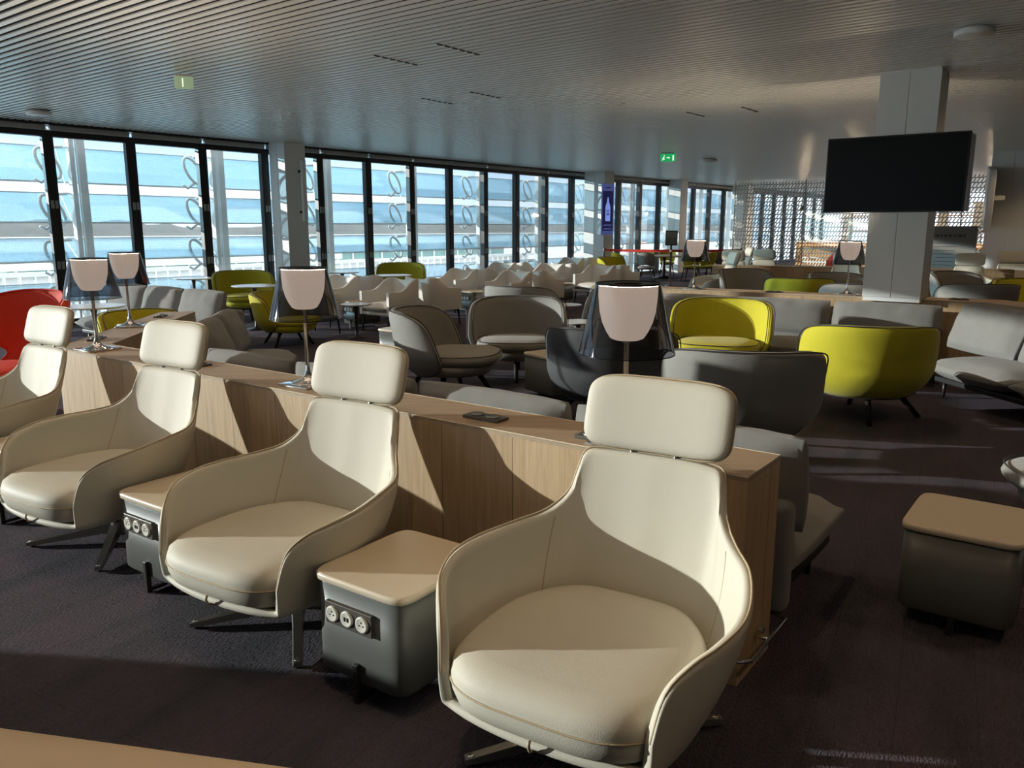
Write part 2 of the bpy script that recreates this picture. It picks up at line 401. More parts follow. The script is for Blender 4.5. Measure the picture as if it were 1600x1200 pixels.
# ------------------------------------------------------------------ exterior sunshade
def shade_bay():
    root = thing('glass_louvre_bay', 'x', 'sunshade')
    W = PITCH * 2
    p = bmesh.new(); rbox(p, (.2, 0, .9), (.14, .10, 7.0), .01); rbox(p, (.05, .05, .9), (.09, .14, 7.0), .01); flat('post', p, M_['galv'], root)
    for i in range(6):
        z = 3.89 - .81 * i
        b = bmesh.new(); ph = R((20, 20, 38, 54, 64, 60)[i]); rbox(b, (W / 2, .52 - .33 * math.sin(ph), z - .02 - .33 * math.cos(ph)), (W - .03, .02, .66), 0, rot=Matrix.Rotation(-ph, 3, 'X'))
        flat('blade', b, M_['blade'], root)
        r = bmesh.new(); rbox(r, (W / 2, .52 - .66 * math.sin(ph), z - .02 - .66 * math.cos(ph)), (W - .02, .03, .03), 0); rbox(r, (W / 2, .52, z - .012), (W - .02, .02, .02), 0); flat('blade_rail', r, M_['galv'], root)
        k = bmesh.new(); pts = []
        for j in range(24):
            a = 2 * PI * j / 24; pts.append((W - .14 - .14 + .15 * math.cos(a) - .13 * math.sin(a), .2, z - .32 + .26 * math.sin(a) + .02 * math.cos(a)))
        tube(k, pts, .03, 6, closed=True)
        tube(k, [(W - .52, .2, z - .60), (W - .42, .2, z - .66), (W - .26, .2, z - .55)], .026, 6); tube(k, [(W - .26, .2, z - .05), (W - .03, .15, z - .03)], .03, 6)
        link('bracket', k, M_['galv'], root)
    return root
SB = Kit(shade_bay)
place = ['leftmost, by the near corner of the glazing', 'second from the left edge of the photo', 'behind the two left lamps', 'left of the first white column', 'right of the first white column',
         'behind the yellow chair by the window', 'behind the middle of the armchair rows', 'beyond the rear armchairs', 'left of the column with the blue display', 'right of the column with the blue display', 'behind the dining tables', 'by the last column', 'beyond the slotted screen']
for i in range(13):
    s = .55 + (i - 1) * PITCH * 2 * 1.0
    a = fac(s, .75); o = SB.place((a[0], a[1], 0), math.degrees(FA), 'bluish glass louvre bay outside the windows, ' + place[i], 'glass louvre bays outside the glazing')

# ------------------------------------------------------------------ outdoors
bm = bmesh.new(); c = fac(0, 403); bmesh.ops.create_grid(bm, x_segments=1, y_segments=1, size=1, matrix=Matrix.Translation((c[0], c[1], -5)) @ Matrix.Rotation(FA, 4, 'Z') @ Matrix.Diagonal((900, 402, 1, 1)))
tag(flat('apron_ground', bm, M_['apron']), None, None, kind='structure')
bm = bmesh.new(); c = fac(100, 380); rbox(bm, (c[0], c[1], -3.8), (1500, 1.5, 2.4), 0, rot=Matrix.Rotation(FA, 3, 'Z'))  # bright runway strip, stood up as a slab so it shows
tag(flat('perimeter_wall', bm, M_['tarmac']), 'long low white wall across the airfield below the horizon', 'wall')
bm = bmesh.new(); top = []; bot = []
for i in range(161):
    s = -300 + i * 10; h = 3.5 + 3.5 * math.sin(i * .21) * math.sin(i * .057 + 1) + 1.3 * math.sin(i * 1.7) + 5 * sm((i - 60) / 60)
    p = fac(s, 560 + 30 * math.sin(i * .3)); q = fac(s, 600)
    bot.append((p[0], p[1], -5)); top.append((p[0] + WN[0] * 20, p[1] + WN[1] * 20, max(1.5, h)))
back = [(x + WN[0] * 90, y + WN[1] * 90, -5) for x, y, z in top]
loft(bm, [bot, top, back], closed=False)
tag(link('wooded_ridge', bm, M_['hill']), 'dark wooded ridge along the horizon beyond the airfield', 'hill')
bm = bmesh.new(); prof = [(-60, -5), (-60, 4.5), (-20, 5.6), (25, 5.8), (48, 4.4), (62, 1.2), (68, -5)]
for d in (0, 60): pass
ringa = [(*fac(10 + x * 1.2, 405), z) for x, z in prof]; ringb = [(*fac(10 + x * 1.2, 465), z) for x, z in prof]
loft(bm, [ringa, ringb], True, True, True)
tag(flat('hangar', bm, M_['hangar']), 'long grey hangar with rounded end across the airfield', 'building')
root = thing('ribbed_white_roof', 'low white ribbed roof just outside the left windows', 'roof')
bm = bmesh.new(); c = fac(11, 13); rotf = Matrix.Rotation(FA, 3, 'Z')
rbox(bm, (c[0], c[1], -.6), (30, 6, .9), 0, rot=rotf); flat('roof_slab', bm, M_['roofgrey'], root)
bm = bmesh.new()
for i in range(76):
    c = fac(-3.6 + i * .385, 9.9); rbox(bm, (c[0], c[1], -.38), (.30, .12, 1.35), .01, rot=rotf)
flat('rib', bm, M_['roofwhite'], root)
bm = bmesh.new(); c = fac(11, 9.85); rbox(bm, (c[0], c[1], .36), (30, .2, .12), 0, rot=rotf); flat('coping', bm, M_['roofwhite'], root)
root = thing('jet_bridge', 'sloping grey and white jet bridge roof below the left windows', 'jet bridge', (*fac(2.0, 6.2), -1.2), FA + R(28))
bm = bmesh.new(); rbox(bm, (-4, 0, -.6), (13, 3.2, 1.8), .05); flat('tunnel', bm, M_['roofgrey'], root)
bm = bmesh.new()
for y in (-1.4, -.3, 1.3): rbox(bm, (-4, y, .36), (13, .22, .14), 0)
flat('roof_rail', bm, M_['roofwhite'], root)
for i, (s, d, L, h, lab) in enumerate(((19, 34, 20, 1.6, 'green glazed pier building seen left of the blue display column'), (43, 40, 22, 1.9, 'green glazed pier building seen right of the blue display column'))):
    root = thing('pier_building', lab, 'building', (*fac(s, d), -5), FA)
    bm = bmesh.new(); rbox(bm, (0, 0, (h + 3) / 2), (L, 10, h + 3), 0); flat('glazed_wall', bm, M_['green_glass'], root)
    bm = bmesh.new(); rbox(bm, (0, 0, h + 3.2), (L + .6, 10.6, .5), 0); flat('roof', bm, M_['roofwhite'], root)
    bm = bmesh.new()
    for j in range(int(L / 1.5)): rbox(bm, (-L / 2 + j * 1.5 + .4, -5.05, (h + 3) / 2), (.14, .12, h + 3), 0)
    flat('mullion', bm, M_['roofwhite'], root)

# ------------------------------------------------------------------ furniture kits
def recliner():
    root = thing('recliner_chair', 'x', 'recliner', group='cream leather recliners')
    Th = [(0, .415, .875), (.10, .415, .875), (.20, .408, .87), (.25, .393, .855), (.268, .365, .79), (.285, .33, .715), (.338, .27, .655), (.405, .17, .63), (.455, .0, .622), (.468, -.14, .608), (.438, -.265, .585), (.392, -.345, .555), (.345, -.41, .49), (.322, -.445, .36)]
    Mh = [(0, .335, .58), (.10, .335, .58), (.20, .325, .58), (.245, .312, .57), (.275, .285, .54), (.30, .255, .50), (.34, .205, .475), (.385, .12, .46), (.42, -.02, .455), (.43, -.15, .44), (.415, -.265, .42), (.38, -.35, .40), (.342, -.41, .36), (.32, -.445, .31)]
    Bh = [(0, .26, .31), (.09, .262, .31), (.18, .25, .31), (.225, .23, .305), (.255, .20, .30), (.285, .16, .30), (.31, .10, .295), (.33, .03, .29), (.345, -.05, .285), (.355, -.15, .28), (.358, -.25, .275), (.35, -.33, .27), (.335, -.395, .267), (.315, -.44, .265)]
    def full(H):
        h = catmull([(x, y if y > 0 else y * .91, z) for x, y, z in H], 4); return [(-x, y, z) for x, y, z in h[:0:-1]] + h
    T, Md, B = full(Th), full(Mh), full(Bh)
    bm = bmesh.new(); cols = []
    nv = 12
    for t, m, b in zip(T, Md, B):
        c = []
        for j in range(nv + 1):
            u = j / nv
            c.append(bm.verts.new(tuple((1 - u) ** 2 * bb + 2 * u * (1 - u) * (2 * mm - .5 * (bb + tt)) + u * u * tt for bb, mm, tt in zip(b, m, t))))
        cols.append(c)
    for a, b in zip(cols, cols[1:]):
        for j in range(nv): bm.faces.new((a[j], b[j], b[j + 1], a[j + 1]))
    # bowl under the seat: closes the bottom edge across the front lip
    ring = [c[0] for c in cols]; first, last = cols[0][0].co.copy(), cols[-1][0].co.copy()
    lip = [bm.verts.new(p) for p in [(.25, -.422, .262), (.13, -.437, .258), (0, -.442, .256), (-.13, -.437, .258), (-.25, -.422, .262)]]
    ring = ring + lip; prev = ring; n = len(ring)
    for sc, dz in ((.93, -.03), (.78, -.052), (.5, -.065), (.2, -.07)):
        cur = [bm.verts.new((v.co.x * sc, -.06 + (v.co.y + .06) * sc, v.co.z * .25 + .282 * .75 + dz)) for v in ring]
        for i in range(n): bm.faces.new((prev[i], prev[(i + 1) % n], cur[(i + 1) % n], cur[i]))
        prev = cur
    bm.faces.new(prev)
    sh = link('shell', bm, M_['leather'], root)
    so = sh.modifiers.new('thick', 'SOLIDIFY'); so.thickness = .034; so.offset = -.2; so.use_even_offset = False
    bv = sh.modifiers.new('sub', 'SUBSURF'); bv.levels = 1; bv.render_levels = 1
    # stitched edge and the two side seams
    bm = bmesh.new()
    tube(bm, [(x * 1.012, y + .006 * (1 if abs(x) < .3 else 0), z + .002) for x, y, z in T], .0042, 6)
    for sx in (1, -1):
        i = len(T) // 2 + sx * 23
        t, m, b = T[i], Md[i], B[i]
        pts = []
        for j in range(12):
            u = j / 12; q = [(1 - u) ** 2 * bb + 2 * u * (1 - u) * (2 * mm - .5 * (bb + tt)) + u * u * tt for bb, mm, tt in zip(b, m, t)]
            pts.append((q[0] - sx * .017, q[1] - .010, q[2]))
        tube(bm, pts, .004, 6)
    link('seam', bm, M_['leather_seam'], root)
    # seat cushion
    bm = bmesh.new()
    def plan(sc, z, fr):
        out = []
        for i in range(48):
            a = 2 * PI * i / 48; x = .352 * sgnpow(math.cos(a), .55); y = sgnpow(math.sin(a), .55)
            y = -.095 + (.35 if y > 0 else .375 * fr) * y
            w = lerp(1.0, .80, sm((y + .05) / .32)); out.append((x * w * sc, -.06 + (y + .06) * sc, z + .012 * max(0, y) * 2))
        return out
    loft(bm, [plan(.93, .268, .95), plan(.97, .285, .985), plan(.995, .325, 1.0), plan(1.0, .37, 1.0), plan(.985, .40, .985), plan(.94, .42, .95), plan(.85, .431, .9), plan(.6, .437, .8), plan(.25, .438, .6)], True, True, True)
    sc_ = link('seat_cushion', bm, M_['leather'], root)
    bm = bmesh.new(); tube(bm, [(x, y, z) for x, y, z in plan(1.002, .352, 1.002)], .003, 6, closed=True)
    tube(bm, [(.0, -.452, .285), (0, -.458, .27), (0, -.45, .25), (0, -.41, .23)], .005, 6)
    link('stitching', bm, M_['leather_seam'], sc_)
    # headrest
    bm = bmesh.new()
    def hm(a, b, o):
        return (a, .425 + .30 * (b) + .16 * b * b * 2 * 0 - o * .97 - .25 * a * a + .02, 1.005 + b + .28 * o)
    padded(bm, .268, .124, 5.5, .058, hm, k=64, p=9)
    hd = link('headrest', bm, M_['leather'], root)
    bm = bmesh.new(); out = sell(.2685, .1285, 5.0, 64)
    tube(bm, [hm(a, b, -.012) for a, b in out], .004, 6, closed=True); link('piping', bm, M_['leather_seam'], hd)
    bm = bmesh.new()
    for x in (-.08, .08): tube(bm, [(x, .405, .84), (x, .413, .90)], .006, 8)
    link('headrest_pin', bm, M_['chrome'], root)
    bm = bmesh.new(); lathe(bm, [(.026, .07), (.026, .20), (.09, .212), (.13, .225)], 20); link('column', bm, M_['chrome'], root)
    for k in range(4):
        a = R(45 + 90 * k); bm = bmesh.new(); d = Vector((math.cos(a), math.sin(a), 0)); n = Vector((-d.y, d.x, 0)); rings = []
        for r, w, z0, z1 in ((.0, .032, .045, .11), (.06, .028, .05, .10), (.22, .022, .03, .062), (.40, .020, .012, .034), (.44, .018, .012, .028)):
            p = d * r; rings.append([p + n * w + Vector((0, 0, z0)), p + n * w * .8 + Vector((0, 0, z1)), p - n * w * .8 + Vector((0, 0, z1)), p - n * w + Vector((0, 0, z0))])
        loft(bm, rings, True, True, True)
        L = flat('leg', bm, M_['steel'], root); bm = bmesh.new(); p = d * .418; lathe(bm, [(.013, 0), (.013, .031), (.009, .034)], 12, (p.x, p.y, 0)); link('glide', bm, M_['chrome'], L)
    return root
REC = Kit(recliner)

def side_box():
    root = thing('power_box_table', 'x', 'side table', group='grey box side tables with sockets')
    w, d, h = .44, .50, .445
    def ring(sx, sy, z, n=9): return [(a, b, z) for a, b in sell(sx, sy, n, 64)]
    bm = bmesh.new(); loft(bm, [ring(w / 2 - .012, d / 2 - .012, .075), ring(w / 2 - .004, d / 2 - .004, .085), ring(w / 2 - .006, d / 2 - .006, h - .028)], True, True, True); link('body', bm, M_['box'], root)
    for f in root.children[0].data.polygons: f.use_smooth = len(f.vertices) == 4
    bm = bmesh.new(); loft(bm, [ring(w / 2 - .006, d / 2 - .006, h - .03), ring(w / 2 + .003, d / 2 + .003, h - .025), ring(w / 2 + .003, d / 2 + .003, h - .008), ring(w / 2 - .003, d / 2 - .003, h)], True, True, True)
    tp = link('top', bm, M_['box_top'], root)
    for f in tp.data.polygons: f.use_smooth = len(f.vertices) == 4
    y = -d / 2 + .006
    bm = bmesh.new(); rbox(bm, (-.025, y - .006, .315), (.225, .02, .082), .002); pl = flat('power_panel', bm, M_['socket_plate'], root)
    for i, x in enumerate((-.10, -.028, .045)):
        bm = bmesh.new(); rings = []
        for r, yy in ((.029, -.014), (.029, -.021), (.026, -.024), (.021, -.022), (.0005, -.022)):
            rings.append([(x + r * math.cos(q), y + yy, .315 + r * math.sin(q)) for q in [2 * PI * j / 24 for j in range(24)]])
        loft(bm, rings, True, True, True); link('socket', bm, M_['socket'], pl)
        bm = bmesh.new()
        if i == 1:
            for dx in (-.007, .007): rbox(bm, (x + dx, y - .0225, .315), (.006, .003, .015), 0)
        else:
            for dx, dz in ((-.009, -.002), (.009, -.002), (0, .010)): rbox(bm, (x + dx, y - .0225, .315 + dz), (.005, .003, .005), .001)
        flat('socket_hole', bm, M_['black'], pl)
    bm = bmesh.new(); rbox(bm, (.0, -d / 2 + .0, .075), (.022, .024, .15), .003)
    rbox(bm, (0, 0, .012), (.022, d, .014), .002); rbox(bm, (0, d / 2 - .012, .04), (.022, .02, .08), .002)
    flat('foot_bar', bm, M_['black'], root)
    return root
BOX = Kit(side_box)

def lounge(fabric, pipe, g):
    root = thing('lounge_chair', 'x', 'lounge chair', group=g)
    RR = .525
    def bend(a, b, o):
        v = b / .33
        a = a * (1 - .10 * v)
        r = RR + o + .012 * v - .20 * max(0.0, -v - .15) ** 2
        q = a / RR
        return (r * math.sin(q) * 1.02, -.04 + r * math.cos(q) * .97 + .05 * v, .535 + b)
    bm = bmesh.new(); padded(bm, .80, .325, 4.0, .095, bend, k=96, p=8)
    sh = link('backrest', bm, M_[fabric], root)
    bm = bmesh.new(); out = sell(.795, .322, 4.0, 96)
    for o in (.034, -.034): tube(bm, [bend(a * .997, b * .997, o) for a, b in out], .0052, 6, closed=True)
    link('piping', bm, M_[pipe], sh)
    bm = bmesh.new()
    def seat(a, b, o): return (a, -.13 + b, .385 + o + .02 * max(0, -b))
    padded(bm, .445, .425, 3.0, .15, seat, k=64, p=5); se = link('seat_cushion', bm, M_[fabric], root)
    bm = bmesh.new(); out = sell(.442, .422, 3.0, 64); tube(bm, [seat(a * .985, b * .985, .045) for a, b in out], .0052, 6, closed=True); link('piping', bm, M_[pipe], se)
    bm = bmesh.new(); rings = []
    for sc, z in ((.30, .20), (.62, .208), (.84, .228), (.96, .27), (1.0, .33)):
        rings.append([(a * sc, b * sc - .06, z) for a, b in sell(.44, .44, 2.4, 48)])
    loft(bm, rings, True, True, True); link('underside', bm, M_[fabric], root)
    for sx, sy in ((1, 0), (-1, 0), (0, 1), (0, -1)):
        bm = bmesh.new(); leg(bm, (sx * .28, -.04 + sy * .26, .25), (sx * .50, -.04 + sy * .44, 0), .03, .021); link('leg', bm, M_['black_wood'], root)
    return root
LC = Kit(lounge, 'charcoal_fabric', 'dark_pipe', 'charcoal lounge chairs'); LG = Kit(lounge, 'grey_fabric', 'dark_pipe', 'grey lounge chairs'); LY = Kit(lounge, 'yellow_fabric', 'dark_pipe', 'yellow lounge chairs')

def armchair():
    root = thing('tub_armchair', 'x', 'armchair', group='off white tub armchairs')
    hw, dp, rc = .32, .34, .09
    path = []
    for i in range(13): path.append((hw, -dp + (2 * dp - rc) * i / 12))
    for i in range(1, 7):
        a = PI / 2 * i / 6; path.append((hw - rc + rc * math.cos(a), dp - rc + rc * math.sin(a)))
    for i in range(1, 5): path.append((hw - rc - (hw - rc) * i / 4, dp))
    path = path + [(-x, y) for x, y in path[-2::-1]]
    L = [0]
    for a, b in zip(path, path[1:]): L.append(L[-1] + math.dist(a, b))
    tot = L[-1]; rings = []
    for i, (x, y) in enumerate(path):
        a = Vector(path[max(0, i - 1)]); b = Vector(path[min(len(path) - 1, i + 1)]); d = (b - a).normalized(); n = Vector((d.y, -d.x))
        s = min(L[i], tot - L[i]); top = .645 + .025 * math.cos(min(s / .35, 1) * PI) * 0 + .185 * sm((s - .26) / .36) - .03 * sm((s - .66) / .2)
        bot = .275; th = .028; lean = .02 * sm((s - .3) / .4)
        def P(o, z): return (x + n.x * o, y + n.y * o + lean * (z - .3) * 2.0, z)
        rings.append([P(th, bot), P(th, lerp(bot, top, .5)), P(th, top - .012), P(th * .6, top), P(-th * .6, top), P(-th, top - .012), P(-th, lerp(bot, top, .5)), P(-th, bot)])
    bm = bmesh.new(); loft(bm, rings, True, True, True); o = link('shell', bm, M_['white_hide'], root)
    o.modifiers.new('edge', 'EDGE_SPLIT').split_angle = R(50)
    bm = bmesh.new(); cushion(bm, .285, .335, .085, Matrix.Translation((0, -.025, .385)), cuts=8, wr=0); link('seat_cushion', bm, M_['white_hide'], root)
    bm = bmesh.new(); rbox(bm, (0, -.01, .295), (.60, .64, .05), .01); flat('seat_frame', bm, M_['white_hide'], root)
    for sx, sy in ((1, 1), (-1, 1), (1, -1), (-1, -1)):
        bm = bmesh.new(); leg(bm, (sx * .29, sy * .30, .285), (sx * .31, sy * .325, 0), .02, .011); link('leg', bm, M_['black_wood'], root)
    return root
ARM = Kit(armchair)

def lamp():
    root = thing('table_lamp', 'x', 'table lamp', group='smoked shade table lamps')
    bm = bmesh.new(); rbox(bm, (0, 0, .006), (.23, .23, .012), .003); link('base_plate', bm, M_['chrome'], root)
    bm = bmesh.new(); lathe(bm, [(.095, .012), (.09, .016), (.06, .024), (.035, .036), (.022, .055), (.0125, .085), (.0105, .12), (.0105, .40), (.016, .405), (.016, .43), (.006, .44)], 32); link('stem', bm, M_['chrome'], root)
    bm = bmesh.new(); lathe(bm, [(.015, .415), (.05, .418), (.066, .425), (.082, .45), (.098, .485), (.109, .53), (.1145, .59), (.115, .629)], 40, cap1=False); link('diffuser', bm, M_['diffuser'], root)
    bm = bmesh.new(); lathe(bm, [(.188, .365), (.125, .635), (.123, .64)], 56, cap0=False, cap1=False); sh = link('lamp_shade', bm, M_['smoke'], root)
    bm = bmesh.new(); lathe(bm, [(.126, .632), (.127, .640), (.119, .641), (.118, .634)], 56, cap0=False, cap1=False); link('rim', bm, M_['tv'], sh)
    bm = bmesh.new(); lathe(bm, [(.1885, .363), (.1895, .367), (.1865, .367), (.1865, .363)], 56, cap0=False, cap1=False); link('lower_rim', bm, M_['tv'], sh)
    bm = bmesh.new(); lathe(bm, [(.055, .628), (.122, .632), (.122, .638), (.055, .636)], 40, cap0=False, cap1=False); link('top_ring', bm, M_['tv'], root)
    return root
LAMP = Kit(lamp)
BULB = []

def power_plate():
    root = thing('power_plate', 'x', 'power plate', group='power plates set on the oak counters')
    bm = bmesh.new(); rbox(bm, (0, 0, .007), (.20, .085, .014), .002); flat('plate', bm, M_['socket_plate'], root)
    for x in (-.045, .045):
        bm = bmesh.new(); lathe(bm, [(.032, .014), (.032, .019), (.029, .021), (.022, .018), (.001, .018)], 24, (x, 0, 0)); link('socket', bm, M_['steel'], root)
    return root
PP = Kit(power_plate)

def round_table(r, h, m='table_white'):
    root = thing('round_table', 'x', 'table', group='small round tables')
    bm = bmesh.new(); lathe(bm, [(r * .6, h - .03), (r - .03, h - .022), (r, h - .008), (r, h - .003), (r - .004, h)], 48); t = link('table_top', bm, M_[m], root)
    for f in t.data.polygons: f.use_smooth = len(f.vertices) == 4
    bm = bmesh.new(); lathe(bm, [(.045, h - .032), (.03, h - .09), (.024, h - .16), (.024, .06), (.04, .03), (r * .55, .014), (r * .56, 0)], 24); link('pedestal', bm, M_['black'], root)
    return root
TBL = Kit(round_table, .36, .72); TBS = Kit(round_table, .24, .52); 

def dining_chair(fab):
    root = thing('dining_chair', 'x', 'dining chair', group='padded dining chairs')
    def bend(a, b, o):
        v = b / .19; r = .27 + o + .02 * v - .05 * ((1 - v) / 2) ** 2; a = a * (1 - .22 * v); q = a / .27
        return (r * math.sin(q), -.0 + r * math.cos(q) * .95, .64 + b + .07 * math.cos(q))
    bm = bmesh.new(); padded(bm, .47, .19, 3.2, .05, bend, k=56); link('backrest', bm, M_[fab], root)
    bm = bmesh.new(); padded(bm, .25, .25, 3.5, .09, lambda a, b, o: (a, b - .02, .445 + o), k=40, p=5); link('seat_cushion', bm, M_[fab], root)
    bm = bmesh.new(); loft(bm, [[(a, b - .01, z) for a, b in sell(s, s, 4, 32)] for s, z in ((.215, .385), (.235, .41))], True, True, True); link('seat_frame', bm, M_['black'], root)
    for sx, sy in ((1, 1), (-1, 1), (1, -1), (-1, -1)):
        bm = bmesh.new(); leg(bm, (sx * .17, sy * .17, .40), (sx * .25, sy * .25, 0), .017, .011); link('leg', bm, M_['black_wood'], root)
    return root
DG = Kit(dining_chair, 'grey_fabric'); DY = Kit(dining_chair, 'yellow_fabric')

def wing_chair():
    root = thing('wing_chair', 'x', 'armchair')
    def bend(a, b, o):
        v = b / .45; a = a * (1 + .12 * v) ; r = .46 + o; q = a / .46
        return (r * math.sin(q), -.02 + r * math.cos(q) * .9 + .06 * v, .60 + b + .07 * math.cos(q * .8))
    def wing(a, b, o):   # waisted outline: wide at the head, narrow at the arms
        v = b / .45; w = 1 - .50 * math.exp(-((v + .30) / .30) ** 2); return bend(a * w, b, o)
    bm = bmesh.new(); padded(bm, .72, .42, 3.0, .07, wing, k=96); sh = link('backrest', bm, M_['red_fabric'], root)
    bm = bmesh.new(); out = sell(.72, .42, 3.0, 96); tube(bm, [wing(a * .995, b * .995, -.025) for a, b in out], .008, 6, closed=True); link('piping', bm, M_['red_fabric'], sh)
    bm = bmesh.new(); padded(bm, .36, .36, 3.0, .15, lambda a, b, o: (a, b - .08, .40 + o), k=48, p=5); link('seat_cushion', bm, M_['red_fabric'], root)
    bm = bmesh.new(); lathe(bm, [(.2, .335), (.05, .32), (.035, .1), (.06, .05), (.26, .02), (.27, 0)], 32); link('pedestal', bm, M_['steel'], root)
    return root

# ------------------------------------------------------------------ oak partitions
w1 = Vector((-.8035, .5953, 0)); n1 = Vector((.5953, .8035, 0)); AW = math.atan2(w1.y, w1.x)
def partition(name, label, poly, h, legs=()):
    root = thing(name, label, 'partition')
    bm = bmesh.new(); prism(bm, poly, .09, h - .02); flat('panel', bm, M_['oak_v'], root)
    cx = sum(p[0] for p in poly) / len(poly); cy = sum(p[1] for p in poly) / len(poly)
    bm = bmesh.new(); prism(bm, poly, 0, .09); flat('plinth', bm, M_['oak_v'], root)
    bm = bmesh.new(); prism(bm, poly, h - .02, h); flat('worktop', bm, M_['oak_h'], root)
    bm = bmesh.new(); tube(bm, [(x, y, h - .002) for x, y in poly], .004, 4, closed=True); flat('edging', bm, M_['oak_edge'], root)
    return root
P1 = [(.82, 2.66), (1.022, 2.933), (-2.97, 5.86), (-3.26, 8.22), (-3.60, 8.16), (-3.27, 5.69)]
pt = partition('oak_partition', 'bent waist-high oak partition behind the row of cream recliners', P1, .80)
bm = bmesh.new(); A = Vector((.82, 2.66, .13)); A2 = Vector((1.022, 2.933, .13))
o_ = -w1 * .055; q0 = A - n1 * .05 + w1 * .5; q1 = A - n1 * .05 + o_ * .5; q2 = A + o_ - n1 * .02; q3 = A2 + o_ + n1 * .02; q4 = A2 + n1 * .05 + o_ * .5; q5 = A2 + n1 * .05 + w1 * .15
tube(bm, [q0, q1, q2, q3, q4, q5], .008, 8)
m = (A + A2) / 2; tube(bm, [m, m + o_], .008, 8); tube(bm, [m + n1 * .02 + Vector((0, 0, .02)), m + n1 * .02 + o_ * .5 + Vector((0, 0, .02))], .012, 8)
link('bumper_rail', bm, M_['chrome'], pt)
P2 = [(1.12, 11.22), (5.16, 8.72), (5.55, 6.2), (5.90, 6.25), (5.50, 8.93), (1.31, 11.52)]
partition('oak_partition', 'long pale oak counter with the white column standing on it', P2, .85)
P3 = [(4.55, 18.35), (10.25, 16.45), (10.37, 16.79), (4.67, 18.70)]
partition('oak_partition', 'distant oak partition backing onto the far recliners', P3, .80)
PT = [(-.10, 1.09), (-.16, .60), (-2.4, 1.0), (-5.1, 2.75), (-7.6, 3.05), (-7.6, 3.58), (-5.0, 3.26), (-2.2, 1.5)]
root = thing('low_cabinet', 'tan topped cabinet cut off by the bottom left corner', 'cabinet')
bm = bmesh.new(); prism(bm, PT, .0, .775); flat('body', bm, M_['box'], root)
bm = bmesh.new(); prism(bm, PT, .775, .80); flat('top', bm, M_['tan_top'], root)

# ------------------------------------------------------------------ foreground row
RC = [((.28, 2.33), -31, 'cream leather recliner nearest the camera, the largest in the photo'),
      ((-.92, 3.20), -31, 'cream leather recliner second nearest, between two grey box tables in front of a lamp'),
      ((-2.12, 4.07), -31, 'cream leather recliner third from the right along the oak partition'),
      ((-3.32, 4.94), -33, 'cream leather recliner cut by the left edge, in front of the red chair')]
for c, a, lab in RC: REC.place((c[0], c[1], 0), a, lab, 'recliners along the near partition')
for c, lab in (((-.40, 2.765), 'grey box table with three sockets left of the nearest recliner'), ((-1.53, 3.64), 'grey box table with three sockets between the second and third recliners'), ((-2.74, 4.50), 'grey box table with sockets cut by the left edge of the photo')):
    BOX.place((c[0], c[1], 0), -35, lab, 'box tables between the recliners')
c = Vector((1.6, 3.17, 0)) - w1 * .24 + n1 * .25
BOX.place((c.x, c.y, 0), math.degrees(AW), 'dark box table with cream top by the right edge', 'box tables around the lounge')
LAMPS = [((.45, 3.11), 'smoked shade lamp nearest the camera, behind the largest recliner'), ((-1.12, 4.32), 'smoked shade lamp on the oak partition left of the second recliner'),
         ((-2.93, 5.60), 'smoked shade lamp on the bend of the oak partition, front of the left pair'), ((-3.33, 6.95), 'smoked shade lamp standing behind another lamp at the left')]
for c, lab in LAMPS: LAMP.place((c[0], c[1], .80), 55 if c[0] > -3 else 20, lab, 'lamps on the near partition')
LAMP.place((2.40, 10.62, .85), 55, 'small distant smoked lamp in front of the dining tables', 'lamps on the far counter')
LAMP.place((4.02, 9.64, .85), 55, 'small distant smoked lamp left of the television column', 'lamps on the far counter')
for c, a, z, lab in (((-.12, 3.52), AW, .80, 'power plate on the partition between the two right recliners'), ((-1.98, 4.96), AW, .80, 'power plate on the partition beside the third recliner headrest'),
                 ((-3.20, 6.12), R(100), .80, 'power plate on the left wing in front of the rear lamp'), ((-3.40, 7.72), R(100), .80, 'power plate at the far tip of the left partition wing'),
                 ((.36, 3.16), AW, .80, 'power plate mostly hidden by the nearest headrest'), ((3.28, 10.03), R(-30), .85, 'power plate on the far counter left of the small lamp'), ((5.02, 9.0), R(-30), .85, 'power plate on the far counter right of the column')):
    PP.place((c[0], c[1], z), math.degrees(a), lab, 'power plates set on the oak counters')
ro = wing_chair(); ro.location = (-4.42, 7.0, 0); ro.rotation_euler = (0, 0, R(-12)); ro['label'] = 'red high backed wing chair at the left edge'

# ------------------------------------------------------------------ sofas
def sofa(name, label, p, ang, lens, depth=.92, back=.60, group=None, backrest=True):
    # p: rear left corner seen from the front, sofa runs along local +x and faces local -y
    root = thing(name, label, 'sofa', (p[0], p[1], 0), ang, group)
    x = 0
    for i, L in enumerate(lens):
        bm = bmesh.new(); cushion(bm, L / 2 - .006, depth / 2, .115, Matrix.Translation((x + L / 2, -depth / 2 - .02, .305)), cuts=10, seed=i, wr=.004); link('seat_cushion', bm, M_['grey_sofa'], root)
        x += L
    bm = bmesh.new(); rbox(bm, (x / 2, -depth / 2, .18), (x - .12, depth - .16, .05), .01); flat('base', bm, M_['black'], root)
    if backrest:
        bm = bmesh.new(); rbox(bm, (x / 2, -.06, .36), (x - .02, .11, .46), .04, 3); link('backrest', bm, M_['grey_sofa'], root)
    for lx in (.14, x - .14):
        for ly in (-.14, -depth + .14):
            bm = bmesh.new(); leg(bm, (lx, ly, .17), (lx, ly, 0), .018, .014); link('leg', bm, M_['black'], root)
    return root
